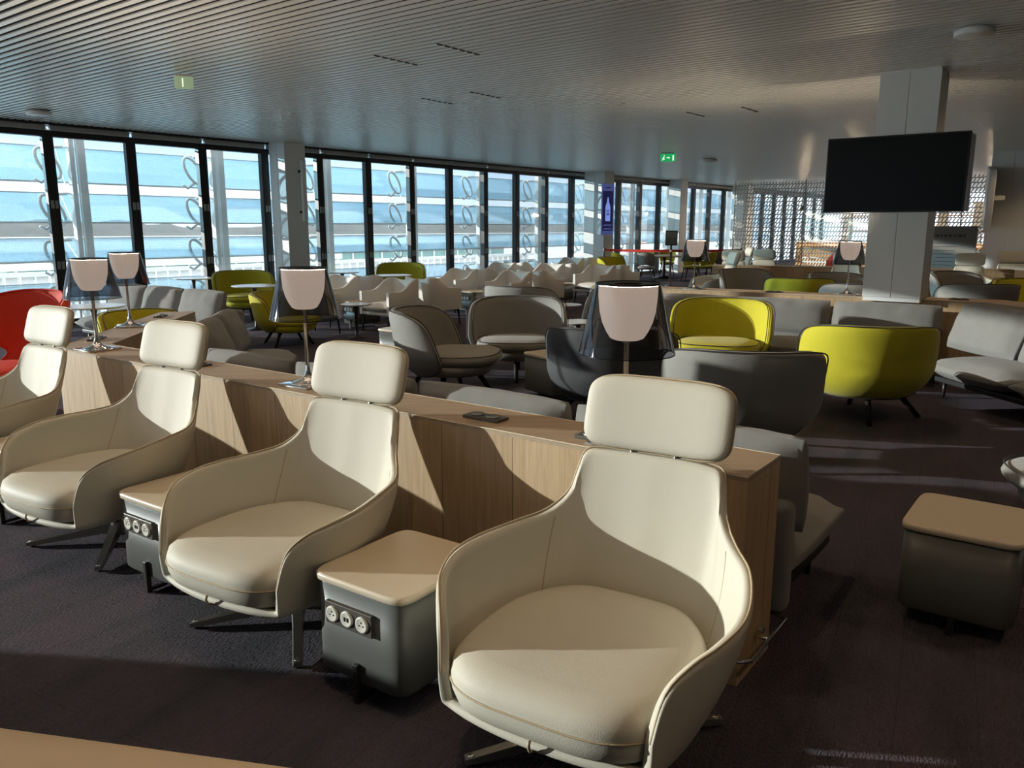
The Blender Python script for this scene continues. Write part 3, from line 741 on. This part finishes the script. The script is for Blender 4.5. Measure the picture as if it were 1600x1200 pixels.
def back_cushion(label, p, ang, L, h=.42, lean=14, z=.41, group='grey back cushions', seed=0, th=.11):
    bm = bmesh.new(); cushion(bm, L / 2 - .008, h / 2, th, Matrix.Identity(4), cuts=16, seed=seed, wr=.007)
    o = link('back_cushion', bm, M_['grey_sofa']); tag(o, label, 'cushion', group)
    # local face normal z -> faces local -y of the sofa
    o.matrix_world = Matrix.Translation((p[0], p[1], z + h / 2 * math.cos(R(lean)))) @ Matrix.Rotation(ang, 4, 'Z') @ Matrix.Rotation(R(90 - lean), 4, 'X')
    return o
def row_cushions(p, ang, items, off=.30, **k):
    # items: (x0, x1, label)
    X = Vector((math.cos(ang), math.sin(ang), 0)); Yv = Vector((-X.y, X.x, 0))
    for i, (a, b, lab) in enumerate(items):
        c = Vector((p[0], p[1], 0)) + X * ((a + b) / 2) - Yv * off; back_cushion(lab, (c.x, c.y), ang, b - a, seed=i + int(abs(p[0] * 10)), **k)
# behind the near partition, facing away from the camera: local +x runs towards w1, so front (-y) is n1
s0 = Vector((1.022, 2.933, 0)) + n1 * .03 - w1 * .05
sofa('sofa', 'long grey sofa behind the near oak partition, seen over its top', (s0.x, s0.y), AW, [1.12, 1.06, 1.06, 1.0])
g = 'cushions of the sofa behind the near partition'
row_cushions((s0.x, s0.y), AW, [(0.0, 1.12, 'grey back cushion at the open right end of the near partition'), (1.13, 2.14, 'grey back cushion just behind the power plate on the near partition'), (2.15, 3.20, 'grey back cushion behind the lamp of the second recliner'), (3.21, 4.15, 'dark grey back cushion near the bend of the partition')], off=.22, group=g, lean=6, z=.40, h=.43)
# along the partition wing, facing right
pB = (-3.02, 6.95); aB = R(98)
sofa('sofa', 'grey brown two seat sofa along the left partition wing', (-2.99, 6.80), aB, [.75, .75])
row_cushions((-2.99, 6.80), aB, [(-.05, .70, 'brown grey cushion nearest the left partition wing'), (.71, 1.46, 'brown grey cushion beside the small yellow chair')], off=.34, group='cushions along the partition wing', lean=24, z=.41, h=.46)
# facing the camera, by the windows
aC = math.atan2(-.607, .795)
sofa('sofa', 'sunlit light grey sofa facing the camera behind the left lamps', (-5.75, 12.2), aC, [.95, .95, .95])
row_cushions((-5.75, 12.2), aC, [(0, .94, 'light grey cushion left of the twin lamps, half in shadow'), (.95, 1.89, 'light grey cushion right of the twin lamp shades'), (1.90, 2.86, 'large sunlit grey cushion left of the small yellow chair')], off=.34, group='cushions of the sunlit sofa', lean=18, z=.41, h=.46)
# along the far counter
d2 = Vector((4.04, -2.5, 0)).normalized(); a2 = math.atan2(d2.y, d2.x)
p2 = Vector((1.12, 11.22, 0)) + Vector((d2.y, -d2.x, 0)) * .06 + d2 * 1.0
sofa('sofa', 'long grey sofa along the far oak counter', (p2.x, p2.y), a2, [1.12, 1.12, 1.12])
row_cushions((p2.x, p2.y), a2, [(.10, 1.09, 'pleated grey cushion behind the nearest lamp'), (1.10, 2.22, 'pleated grey cushion behind the near yellow armchair'), (2.23, 3.38, 'pleated grey cushion below the television column')], off=.24, group='cushions along the far counter', lean=14, z=.41, h=.42)
aD = math.atan2(-.99, .14)
sofa('sofa', 'grey sofa along the right wing of the far counter', (5.04, 7.98), aD, [1.1, 1.1], depth=.95)
row_cushions((5.04, 7.98), aD, [(-.42, .56, 'sunlit pale grey cushion right of the yellow lounge chair back'), (.57, 1.6, 'grey cushion cut by the right edge of the photo')], off=.34, group='cushions of the right sofa', lean=20, z=.41, h=.50)
# single seat at the left end of the far counter
aE = math.atan2(.55, .83) - R(125)
sofa('sofa', 'short pale grey sofa at the left end of the far counter', (1.55, 10.95), R(-112), [.85], depth=.8)
row_cushions((1.55, 10.95), R(-112), [(.03, .83, 'large pale cushion at the left end of the far counter')], off=.26, group='cushions of the short sofa', lean=18, z=.41, h=.50)

# ------------------------------------------------------------------ lounge chairs: (kit, x, y, facing angle, label)
LCH = [(LG, -.66, 7.95, -8, 'grey lounge chair seen side on, facing right'), (LG, .06, 8.95, -92, 'grey lounge chair facing the camera in the middle'),
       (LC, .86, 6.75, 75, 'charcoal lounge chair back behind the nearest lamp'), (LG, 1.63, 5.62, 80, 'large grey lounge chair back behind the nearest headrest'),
       (LY, 2.28, 8.75, -112, 'yellow lounge chair facing the camera right of the nearest lamp'), (LY, 3.10, 6.95, 78, 'yellow lounge chair seen from behind near the right edge'),
       (LG, .18, 11.45, 60, 'grey lounge chair back left of the nearest lamp top'), (LG, 3.08, 3.75, 175, 'grey lounge chair cut by the right edge beside the dark box'),
       (LY, -4.0, 8.75, -40, 'yellow lounge chair hidden behind the left partition wing'), (LY, -3.25, 11.45, -10, 'yellow lounge chair beside the sunlit sofa, facing right'),
       (LY, -4.9, 14.75, -60, 'yellow lounge chair in front of the first white column'), (LY, -2.5, 18.1, -85, 'yellow lounge chair by the window behind the armchairs'),
       (LG, 4.55, 15.4, -75, 'distant dark grey lounge chair left of the small yellow one'), (LY, 4.72, 13.2, 70, 'distant yellow lounge chair left of the small lamp'),
       (LG, 5.75, 14.0, -80, 'distant grey lounge chair behind the small lamp stem'), (LG, 5.12, 11.9, 75, 'distant light grey lounge chair touching the television column'),
       (LG, 8.15, 14.5, -70, 'distant grey lounge chair right of the television column, rear one'), (LG, 6.85, 11.9, 80, 'dark grey lounge chair right of the television column, front one'),
       (LY, 8.0, 12.3, -100, 'yellow lounge chair cut by the right edge behind the far counter'), (LY, 2.85, 21.8, -35, 'yellow lounge chair below the blue display')]
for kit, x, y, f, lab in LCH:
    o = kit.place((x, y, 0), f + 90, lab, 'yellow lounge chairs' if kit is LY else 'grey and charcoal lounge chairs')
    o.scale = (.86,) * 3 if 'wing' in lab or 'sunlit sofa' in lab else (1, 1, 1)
BOX.place((.42, 7.72, 0), 35, 'dark box table left of the charcoal lounge chair back', 'box tables around the lounge')
BOX.place((-1.32, 9.72, 0), 145, 'pale lit box table left of the side-on lounge chair', 'box tables around the lounge')
for kit, x, y, lab in ((TBL, -5.05, 9.65, 'white round table behind the leftmost headrest'), (TBL, -5.95, 15.05, 'white round table by the window left of the white column'), (TBL, -3.6, 17.1, 'white round table by the window right of the white column'),
                  (TBL, -2.35, 16.0, 'white round table left of the window-side yellow chair'), (TBL, -4.2, 13.1, 'white round table in front of the column yellow chair'), (TBS, -2.35, 12.05, 'small round table right of the second lamp shade'),
                  (TBS, .80, 11.95, 'small cream round table beside the pale cushion, rear one'), (TBS, .80, 9.75, 'small cream round table beside the pale cushion, front one')):
    kit.place((x, y, 0), 0, lab, 'small round tables')

# ------------------------------------------------------------------ off-white tub armchairs in back to back pairs
PAIRS = [(-1.95, 12.5, 'nearest pair'), (-3.05, 13.3, 'pair left of the nearest pair'), (-1.12, 15.6, 'middle pair behind the nearest pair'), (-.04, 14.75, 'pair right of centre, second nearest'),
         (-.33, 18.6, 'rear pair by the glazing'), (.79, 18.0, 'rear pair second from the glazing'), (1.85, 17.2, 'pair left of the belt barrier'), (1.55, 21.6, 'farthest pair below the blue display')]
ag = math.atan2(-US[1], -US[0])
for x, y, lab in PAIRS:
    u = Vector((US[0], US[1], 0)); w = Vector((WN[0], WN[1], 0)); q = Vector((x, y, 0))
    a = q + u * .36 + w * .33; b = q + u * 1.36 + w * .33
    ARM.place((a.x, a.y, 0), math.degrees(ag) + 90, 'off white tub armchair facing the camera, ' + lab, 'off white tub armchairs')
    ARM.place((b.x, b.y, 0), math.degrees(ag) + 270, 'off white tub armchair turned away, ' + lab, 'off white tub armchairs')
ARM.place((-3.15, 12.45, 0), math.degrees(ag) + 270, 'off white tub armchair half hidden by the second lamp', 'off white tub armchairs')
for x, y, a, lab in ((-2.52, 13.40, -39, 'dark box table left of the nearest armchair pair'), (-.72, 15.55, -39, 'sunlit box table between the middle armchair pairs'), (1.05, 17.75, -39, 'sunlit box table among the rear armchairs')):
    BOX.place((x, y, 0), a, lab, 'box tables among the armchairs')

# ------------------------------------------------------------------ far recliners
for x, y, f, lab in ((4.25, 17.0, 190, 'distant recliner seen side on, right of the small lamp'), (5.9, 21.6, 185, 'distant recliner tilted back near the slotted screen'), (5.35, 19.15, 60, 'distant recliner back in shade, left end of the far partition'),
                 (6.3, 19.9, 60, 'distant recliner back, sunlit, next to the shaded one'), (6.95, 16.85, -115, 'distant recliner facing the camera left of the television column'), (9.1, 16.15, -125, 'distant recliner facing the camera right of the television column'),
                 (10.75, 17.3, -115, 'distant recliner before the right white column'), (8.9, 18.2, 60, 'distant recliner back peeping out right of the television column')):
    REC.place((x, y, 0), f + 90, lab, 'recliners along the far partition')
DY.place((9.8, 19.4, 0), 60, 'small yellow chair glimpsed between the far recliners', 'padded dining chairs')
bm = bmesh.new()
ro2 = dup(ro, (8.15, 20.0, 0), R(200), 'red wing chair far behind the small lamp')

# ------------------------------------------------------------------ dining corner behind the belt barrier
root = thing('dining_table', 'dark topped round dining table behind the belt barrier', 'table', (5.0, 26.6, 0))
bm = bmesh.new(); lathe(bm, [(.8, .70), (.85, .71), (.85, .74)], 48); flat('table_top', bm, M_['oak_h'], root)
bm = bmesh.new(); lathe(bm, [(.08, .70), (.05, .6), (.05, .08), (.4, .02), (.4, 0)], 24); link('pedestal', bm, M_['black'], root)
root = thing('dining_table', 'round dining table farther right behind the barrier', 'table', (7.0, 27.6, 0))
bm = bmesh.new(); lathe(bm, [(.8, .70), (.85, .71), (.85, .74)], 48); flat('table_top', bm, M_['oak_h'], root)
bm = bmesh.new(); lathe(bm, [(.08, .70), (.05, .6), (.05, .08), (.4, .02), (.4, 0)], 24); link('pedestal', bm, M_['black'], root)
for kit, x, y, f, lab in ((DY, 3.35, 25.0, 20, 'yellow dining chair left of the grey one'), (DG, 4.1, 24.7, 70, 'grey dining chair with its back to the camera'), (DY, 4.6, 27.7, -80, 'yellow dining chair behind the round dining table'), (DY, 5.35, 27.9, -100, 'yellow dining chair at the back near the sign post'),
                     (DY, 5.55, 25.0, 95, 'yellow dining chair behind the small lamp, front one'), (DY, 6.1, 25.3, 120, 'yellow dining chair right of the small lamp'), (DG, 6.5, 25.9, 100, 'grey dining chair in shadow right of the small lamp'), (DY, 7.2, 26.1, 80, 'yellow dining chair before the last column'), (DG, 8.15, 26.3, 150, 'grey dining chair by the last column')):
    kit.place((x, y, 0), f + 90, lab, 'padded dining chairs')
POST = [(2.75, 24.2), (4.55, 23.2), (6.75, 23.9)]
for (x, y), lab in zip(POST, ('chrome belt post left, below the blue display', 'chrome belt post in the middle carrying the sign', 'chrome belt post right, beside the far recliners')):
    root = thing('belt_post', lab, 'barrier post', (x, y, 0), 0, 'chrome belt posts')
    bm = bmesh.new(); lathe(bm, [(.16, 0), (.16, .012), (.03, .03), (.028, .04)], 32); link('base', bm, M_['chrome'], root)
    bm = bmesh.new(); lathe(bm, [(.032, .03), (.032, .93), (.038, .94), (.038, 1.03), (.02, 1.045)], 20); link('pole', bm, M_['chrome'], root)
for (a, b), lab in zip(((0, 1), (1, 2)), ('red belt stretched between the left and middle posts', 'red belt stretched between the middle and right posts')):
    A, B = Vector((*POST[a], 0)), Vector((*POST[b], 0)); d = B - A; bm = bmesh.new(); rings = []
    n = Vector((-d.y, d.x, 0)).normalized() * .003; e = d.normalized() * .036; A = A + e; d = d - 2 * e
    for i in range(13):
        p = A + d * (i / 12); z = .985 - .012 * math.sin(PI * i / 12); rings.append([p + n + Vector((0, 0, z - .035)), p + n + Vector((0, 0, z + .035)), p - n + Vector((0, 0, z + .035)), p - n + Vector((0, 0, z - .035))])
    loft(bm, rings, True, True, True); tag(flat('barrier_belt', bm, M_['belt']), lab, 'barrier belt', 'red barrier belts')
root = thing('sign_frame', 'grey framed notice on top of the middle belt post', 'sign', (4.55, 23.2, 1.045), R(-10))
bm = bmesh.new(); rbox(bm, (0, 0, .05), (.05, .03, .10), 0); rbox(bm, (0, 0, .30), (.34, .02, .42), .005); flat('frame', bm, M_['black'], root)
bm = bmesh.new(); rbox(bm, (0, -.012, .30), (.29, .006, .37), 0); flat('notice', bm, M_['box'], root)

# ------------------------------------------------------------------ columns, screens and wall fittings
a_c = math.atan2(.777, .63)
def fixcol(n, x, y, sx=.5, sy=.55, z0=0): return column(n, (x, y), sx, sy, z0, ang=a_c)
c1 = fac(4.30, -.42); fixcol(2, c1[0], c1[1], .50, .52)
c2 = fac(15.7, -.55); fixcol(3, c2[0], c2[1], .55, .75)
c3 = fac(21.2, -.40); fixcol(4, c3[0], c3[1], .5, .5)
c4 = fac(26.6, -.55); fixcol(5, c4[0], c4[1], .6, .7)
CT = (4.44, 9.30); column(6, CT, .46, .62, .85, ang=math.atan2(n1.y, n1.x), joints=2)
fixcol(7, 11.35, 18.6, .6, .9)
# slim white speaker on column one
root = thing('column_speaker', 'slim white vertical speaker on the first column', 'speaker', (c1[0] + .33, c1[1] - .22, 1.75), a_c)
bm = bmesh.new(); rbox(bm, (.0, -.06, .62), (.10, .07, 1.20), .015); link('housing', bm, M_['white_paint'], root)
bm = bmesh.new(); rbox(bm, (-.03, .0, .2), (.03, .12, .05), 0); rbox(bm, (-.03, 0, 1.0), (.03, .12, .05), 0); flat('bracket', bm, M_['black'], root)
# television
T0 = Vector((4.17, 9.02, 0)); at = AW + PI   # screen runs along -w1, normal -n1
root = thing('television', 'large black television mounted on the column', 'television', (T0.x, T0.y, 1.80), math.atan2(-w1.y, -w1.x))
bm = bmesh.new(); rbox(bm, (0, 0, .42), (1.43, .05, .82), .008); flat('bezel', bm, M_['black'], root)
bm = bmesh.new(); rbox(bm, (0, -.027, .42), (1.40, .004, .79), 0); flat('screen', bm, M_['tv'], root)
bm = bmesh.new(); rbox(bm, (.0, .205, .42), (1.42, .35, .80), .01); flat('back_casing', bm, M_['white_paint'], root)
bm = bmesh.new(); rbox(bm, (-.05, .27, .42), (.45, .24, .30), 0); rbox(bm, (-.02, .36, -.04), (.42, .06, .12), .005); flat('wall_mount', bm, M_['white_paint'], root)
# portrait display with a bottle advert on column two
px, py = c2[0] + .08, c2[1] - .50
root = thing('advert_display', 'portrait blue advertising display showing a bottle', 'display', (px + .12, py + .02, 1.40), R(38)); root.scale = (.82, .82, .92)
bm = bmesh.new(); rbox(bm, (0, .10, .85), (.62, .20, 1.66), .01); flat('housing', bm, M_['white_paint'], root)
bm = bmesh.new(); rbox(bm, (0, -.015, .85), (.62, .03, 1.66), .004); flat('bezel', bm, M_['screenblue'], root)
bm = bmesh.new(); rbox(bm, (0, -.034, .80), (.54, .006, 1.30), 0); flat('screen', bm, M_['screendark'], root)
def facepoly(bm, pts, y, t=.004):
    a = [bm.verts.new((x, y, z)) for x, z in pts]; b = [bm.verts.new((x, y - t, z)) for x, z in pts]; n = len(pts)
    bm.faces.new(a); bm.faces.new(b[::-1])
    for i in range(n): bm.faces.new((a[i], a[(i + 1) % n], b[(i + 1) % n], b[i]))
bm = bmesh.new(); half = [(.12, .47), (.125, .50), (.125, .90), (.11, .98), (.07, 1.05), (.045, 1.10), (.04, 1.18), (.03, 1.19), (.03, 1.24)]
facepoly(bm, half + [(-x, z) for x, z in half[::-1]], -.040); flat('bottle_picture', bm, M_['screenbottle'], root)
bm = bmesh.new()
for z, w in ((.82, .16), (.77, .13), (.72, .14), (.68, .17)): rbox(bm, (0, -.046, z), (w, .004, .022), 0)
rbox(bm, (0, -.034, 1.56), (.26, .006, .035), 0); flat('lettering', bm, M_['screendark'], root)
bm = bmesh.new()
for z in (.34, .22): rbox(bm, (0, -.040, z), (.42, .004, .05), 0)
flat('caption', bm, M_['screenblue'], root)
# edge-on screen on the right column
root = thing('television', 'white edge-on screen hanging from the right column', 'television', (10.55, 18.15, 1.62), R(62))
bm = bmesh.new(); rbox(bm, (0, 0, .66), (1.3, .14, 1.30), .02, rot=Matrix.Rotation(R(-6), 3, 'Y') @ Matrix.Rotation(R(0), 3, 'X')); flat('casing', bm, M_['white_paint'], root)
bm = bmesh.new(); rbox(bm, (.0, -.18, .66), (.12, .24, .10), .01); flat('bracket', bm, M_['white_paint'], root)

# ------------------------------------------------------------------ ceiling fittings
def exit_sign(loc, rz, face, marks, lab):
    root = thing('exit_sign', lab, 'exit sign', loc, rz)
    bm = bmesh.new(); rbox(bm, (0, 0, -.14), (.34, .03, .17), .004); flat('panel', bm, M_[face], root)
    bm = bmesh.new(); rbox(bm, (0, 0, -.035), (.30, .05, .035), .004)
    for x in (-.12, .12): tube(bm, [(x, 0, -.02), (x, 0, .03)], .005, 6)
    flat('hanger', bm, M_['white_paint'], root)
    bm = bmesh.new(); y = -.0165
    if marks:   # arrow, running figure and door
        facepoly(bm, [(-.03, -.13), (.015, -.13), (.015, -.115), (.045, -.14), (.015, -.165), (.015, -.15), (-.03, -.15)], y)
        facepoly(bm, [(-.13, -.20), (-.115, -.20), (-.10, -.165), (-.085, -.185), (-.07, -.18), (-.085, -.14), (-.07, -.12), (-.085, -.11), (-.105, -.13), (-.12, -.16)], y)
        facepoly(bm, [(-.09, -.10), (-.075, -.10), (-.07, -.09), (-.08, -.08), (-.092, -.087)], y)
        facepoly(bm, [(.10, -.20), (.13, -.20), (.13, -.085), (.10, -.085)], y)
    else:
        rbox(bm, (-.02, y, -.14), (.02, .003, .12), 0)
    flat('pictogram', bm, M_['signwhite'], root)
    return root
exit_sign((-3.62, 9.3, HC), R(20), 'signglass', 0, 'pale green exit sign hanging from the ceiling at upper left').scale = (.58, .58, .75)
exit_sign((3.5, 18.6, HC), R(-8), 'green', 1, 'green exit sign with white arrow hanging from the ceiling')
for (x, y, r), lab in zip(((-6.9, 12.2, .17), (3.95, 7.28, .16), (4.9, 20.6, .2)), ('white ceiling disc by the left windows', 'white ceiling disc at the upper right', 'small ceiling disc right of the green exit sign')):
    root = thing('ceiling_disc', lab, 'ceiling fitting', (x, y, HC), 0, 'white ceiling discs')
    bm = bmesh.new(); lathe(bm, [(r * .92, -.07), (r, -.06), (r, -.02), (r * .7, -.004)], 32); link('cover', bm, M_['white_paint'], root)
    bm = bmesh.new(); lathe(bm, [(.05, -.01), (.05, .02)], 16); link('mount', bm, M_['black'], root)
for n, (x, y) in enumerate(((-.80, 8.44), (-.66, 11.1), (3.17, 12.45))):
    bm = bmesh.new()
    for k in range(6):
        kk = round((x * SU.x + y * SU.y) / .107) + k - 3
        for e in (-.42, .42):
            q = SU * (kk * .107) + SD * (x * SD.x + y * SD.y + e); rbox(bm, (q.x, q.y, HC), (.022, .07, .008), 0, rot=rot)
    struct('trim_%d' % (8 + n), flat('trim_%d' % (8 + n), bm, M_['void']))
spots = []
for i in range(-2, 6):
    for j in range(0, 12):
        q = Vector((-.6, 2.2, 0)) + SD * (i * 2.9) + SU * (j * 3.1)
        if i >= 4 and j < 2: continue
        if (q.x - cor[0]) * WN[0] + (q.y - cor[1]) * WN[1] > -1.0: continue
        spots.append(q)
for n, q in enumerate(spots):
    L = bpy.data.lights.new('downlight', 'SPOT'); L.energy = 1; L.color = (1.0, .71, .44); L.spot_size = R(115); L.spot_blend = .8; L.shadow_soft_size = .08
    o = bpy.data.objects.new('downlight', L); COL.objects.link(o); o.location = (q.x, q.y, HC - .01)

# ------------------------------------------------------------------ far end: slotted screen, bar and board
sa = Vector((8.2, 30.2, 0)); sb = Vector((19.5, 20.5, 0)); d = sb - sa
root = thing('slotted_screen', 'pale folded metal screen with slanted slots at the far right', 'screen', (sa.x, sa.y, 0), math.atan2(d.y, d.x))
for i in range(6):
    bm = bmesh.new(); L = d.length / 6; x0 = L * i; y0, y1 = (.0, .35) if i % 2 == 0 else (.35, 0)
    a = [bm.verts.new(p) for p in ((x0, y0, .02), (x0 + L, y1, .02), (x0 + L, y1, HC - .08), (x0, y0, HC - .08))]; bm.faces.new(a)
    f = flat('mesh_leaf', bm, M_['mesh'], root)
    so = f.modifiers.new('thick', 'SOLIDIFY'); so.thickness = .012
    bm = bmesh.new(); tube(bm, [(x0, y0, 0), (x0, y0, HC - .02)], .02, 8); link('upright', bm, M_['galv'], root)
root = thing('bar_counter', 'amber wood bar counter seen through the slotted screen', 'bar counter', (14.2, 30.2, 0), R(-38))
bm = bmesh.new(); rbox(bm, (0, 0, .53), (7, .7, 1.06), .01); flat('front', bm, M_['bar_wood'], root)
bm = bmesh.new(); rbox(bm, (0, -.04, 1.08), (7.1, .8, .05), .005); flat('worktop', bm, M_['table_white'], root)
bm = bmesh.new(); rbox(bm, (0, -.36, .98), (6.9, .02, .04), 0); flat('strip_light', bm, M_['glow'], root)
root = thing('back_shelf', 'tall white shelving behind the bar', 'shelf', (16.5, 32.5, 0), R(-38))
bm = bmesh.new()
for x in (-3, -1.8, -.6, .6, 1.8, 3): rbox(bm, (x, 0, 1.3), (.3, .4, 2.6), 0)
flat('pier', bm, M_['white_paint'], root)
bm = bmesh.new()
for z in (.9, 1.5, 2.1): rbox(bm, (0, 0, z), (6.3, .38, .04), 0)
flat('shelf_board', bm, M_['bar_wood'], root)
root = thing('notice_board', 'grey freestanding menu board left of the right column', 'board', (12.1, 22.4, 0), R(-35))
bm = bmesh.new(); rbox(bm, (0, 0, .87), (1.25, .05, 1.62), .005); flat('panel', bm, M_['paper'], root)
bm = bmesh.new(); rr = random.Random(3)
x = -.45
while x < .35:
    w = rr.uniform(.03, .11); rbox(bm, (x + w / 2, -.028, 1.42), (w, .004, .07), 0); x += w + .03
for k in range(9): rbox(bm, (-.15 + rr.uniform(-.1, .1), -.028, 1.22 - k * .10), (rr.uniform(.4, .65), .004, .012), 0)
flat('lettering', bm, M_['ink'], root)
bm = bmesh.new(); rbox(bm, (-.5, 0, .03), (.06, .4, .06), 0); rbox(bm, (.5, 0, .03), (.06, .4, .06), 0); flat('foot', bm, M_['black'], root)

for i, (x, y) in enumerate(((12.6, 30.6), (14.4, 29.2), (16.2, 27.8), (11.2, 31.6))):  # pendants added only to lift the light around the bar and screen
    root = thing('pendant_lamp', 'small pendant lamp over the far bar, %s' % ('left', 'middle', 'right', 'nearest the glazing')[i], 'pendant lamp', (x, y, 2.25), 0, 'pendants over the bar')
    bm = bmesh.new(); lathe(bm, [(.02, .22), (.05, .20), (.12, .02), (.125, 0)], 20, cap0=True, cap1=False); link('lamp_shade', bm, M_['black'], root)
    bm = bmesh.new(); tube(bm, [(0, 0, .2), (0, 0, HC - 2.25)], .006, 6); link('cord', bm, M_['black'], root)
    L = bpy.data.lights.new('pendant_bulb', 'POINT'); L.energy = 90; L.color = (1, .74, .48); L.shadow_soft_size = .05
    b = bpy.data.objects.new('pendant_bulb', L); COL.objects.link(b); b.parent = root; b.location = (0, 0, .0)

# ------------------------------------------------------------------ camera, sun, sky
cam = bpy.data.cameras.new('camera'); cam.sensor_fit = 'HORIZONTAL'; cam.sensor_width = 36; cam.lens = 36 * 1250 / 1600; cam.clip_end = 3000
for o in [o for o in SC.objects if o.name.startswith('table_lamp')]:
    L = bpy.data.lights.new('bulb', 'POINT'); L.energy = 46; L.color = (1, .80, .58); L.shadow_soft_size = .03
    b = bpy.data.objects.new('bulb', L); COL.objects.link(b); b.parent = o; b.location = (0, 0, .585)
co = bpy.data.objects.new('camera', cam); COL.objects.link(co); co.location = (0, 0, 1.65)
co.rotation_euler = (PI / 2 - math.atan(245 / 1250), 0, 0); SC.camera = co
SUN_EL, SUN_DIR = 9.1, Vector((-1, .12, 0)).normalized()
sl = bpy.data.lights.new('sun', 'SUN'); sl.energy = 3.7; sl.angle = R(.6); sl.color = (1, .965, .90)
so = bpy.data.objects.new('sun', sl); COL.objects.link(so)
to = Vector((SUN_DIR.x * math.cos(R(SUN_EL)), SUN_DIR.y * math.cos(R(SUN_EL)), math.sin(R(SUN_EL))))
so.rotation_euler = to.to_track_quat('Z', 'Y').to_euler(); so.location = (-20, 0, 20)
w = bpy.data.worlds.new('sky'); SC.world = w; w.use_nodes = True; t = w.node_tree; t.nodes.clear()
out = t.nodes.new('ShaderNodeOutputWorld'); bg = t.nodes.new('ShaderNodeBackground'); tc = t.nodes.new('ShaderNodeTexCoord')
sx = t.nodes.new('ShaderNodeSeparateXYZ'); t.links.new(tc.outputs['Generated'], sx.inputs[0])
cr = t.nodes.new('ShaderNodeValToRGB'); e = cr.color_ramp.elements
e[0].position = 0.0; e[0].color = (.66, .75, .83, 1); e[1].position = .62; e[1].color = (1.75, 1.8, 1.9, 1)  # unseen upper sky set brighter than natural to fill the room
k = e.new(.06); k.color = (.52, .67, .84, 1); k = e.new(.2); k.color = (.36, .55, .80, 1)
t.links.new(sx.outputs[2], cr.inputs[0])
mp = t.nodes.new('ShaderNodeMapping'); mp.inputs['Scale'].default_value = (1, 1, 4.5); t.links.new(tc.outputs['Generated'], mp.inputs[0])
nz = t.nodes.new('ShaderNodeTexNoise'); nz.inputs['Scale'].default_value = 3.2; nz.inputs['Detail'].default_value = 7; t.links.new(mp.outputs[0], nz.inputs['Vector'])
cc = t.nodes.new('ShaderNodeValToRGB'); cc.color_ramp.elements[0].position = .47; cc.color_ramp.elements[1].position = .68; t.links.new(nz.outputs['Fac'], cc.inputs[0])
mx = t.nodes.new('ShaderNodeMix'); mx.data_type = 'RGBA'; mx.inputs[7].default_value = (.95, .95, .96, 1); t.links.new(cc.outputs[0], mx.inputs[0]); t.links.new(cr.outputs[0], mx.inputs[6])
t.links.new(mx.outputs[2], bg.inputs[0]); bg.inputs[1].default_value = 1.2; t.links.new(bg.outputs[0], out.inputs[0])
for L in bpy.data.lights:
    if L.name.startswith('downlight'): L.energy = 33
SC.view_settings.view_transform = 'Standard'; SC.view_settings.look = 'None'; SC.view_settings.gamma = 1; SC.view_settings.use_curve_mapping = False
SC.view_settings.exposure = 0.7
SC.cycles.transparent_max_bounces = 20; SC.cycles.max_bounces = 8; SC.cycles.diffuse_bounces = 4; SC.cycles.glossy_bounces = 3
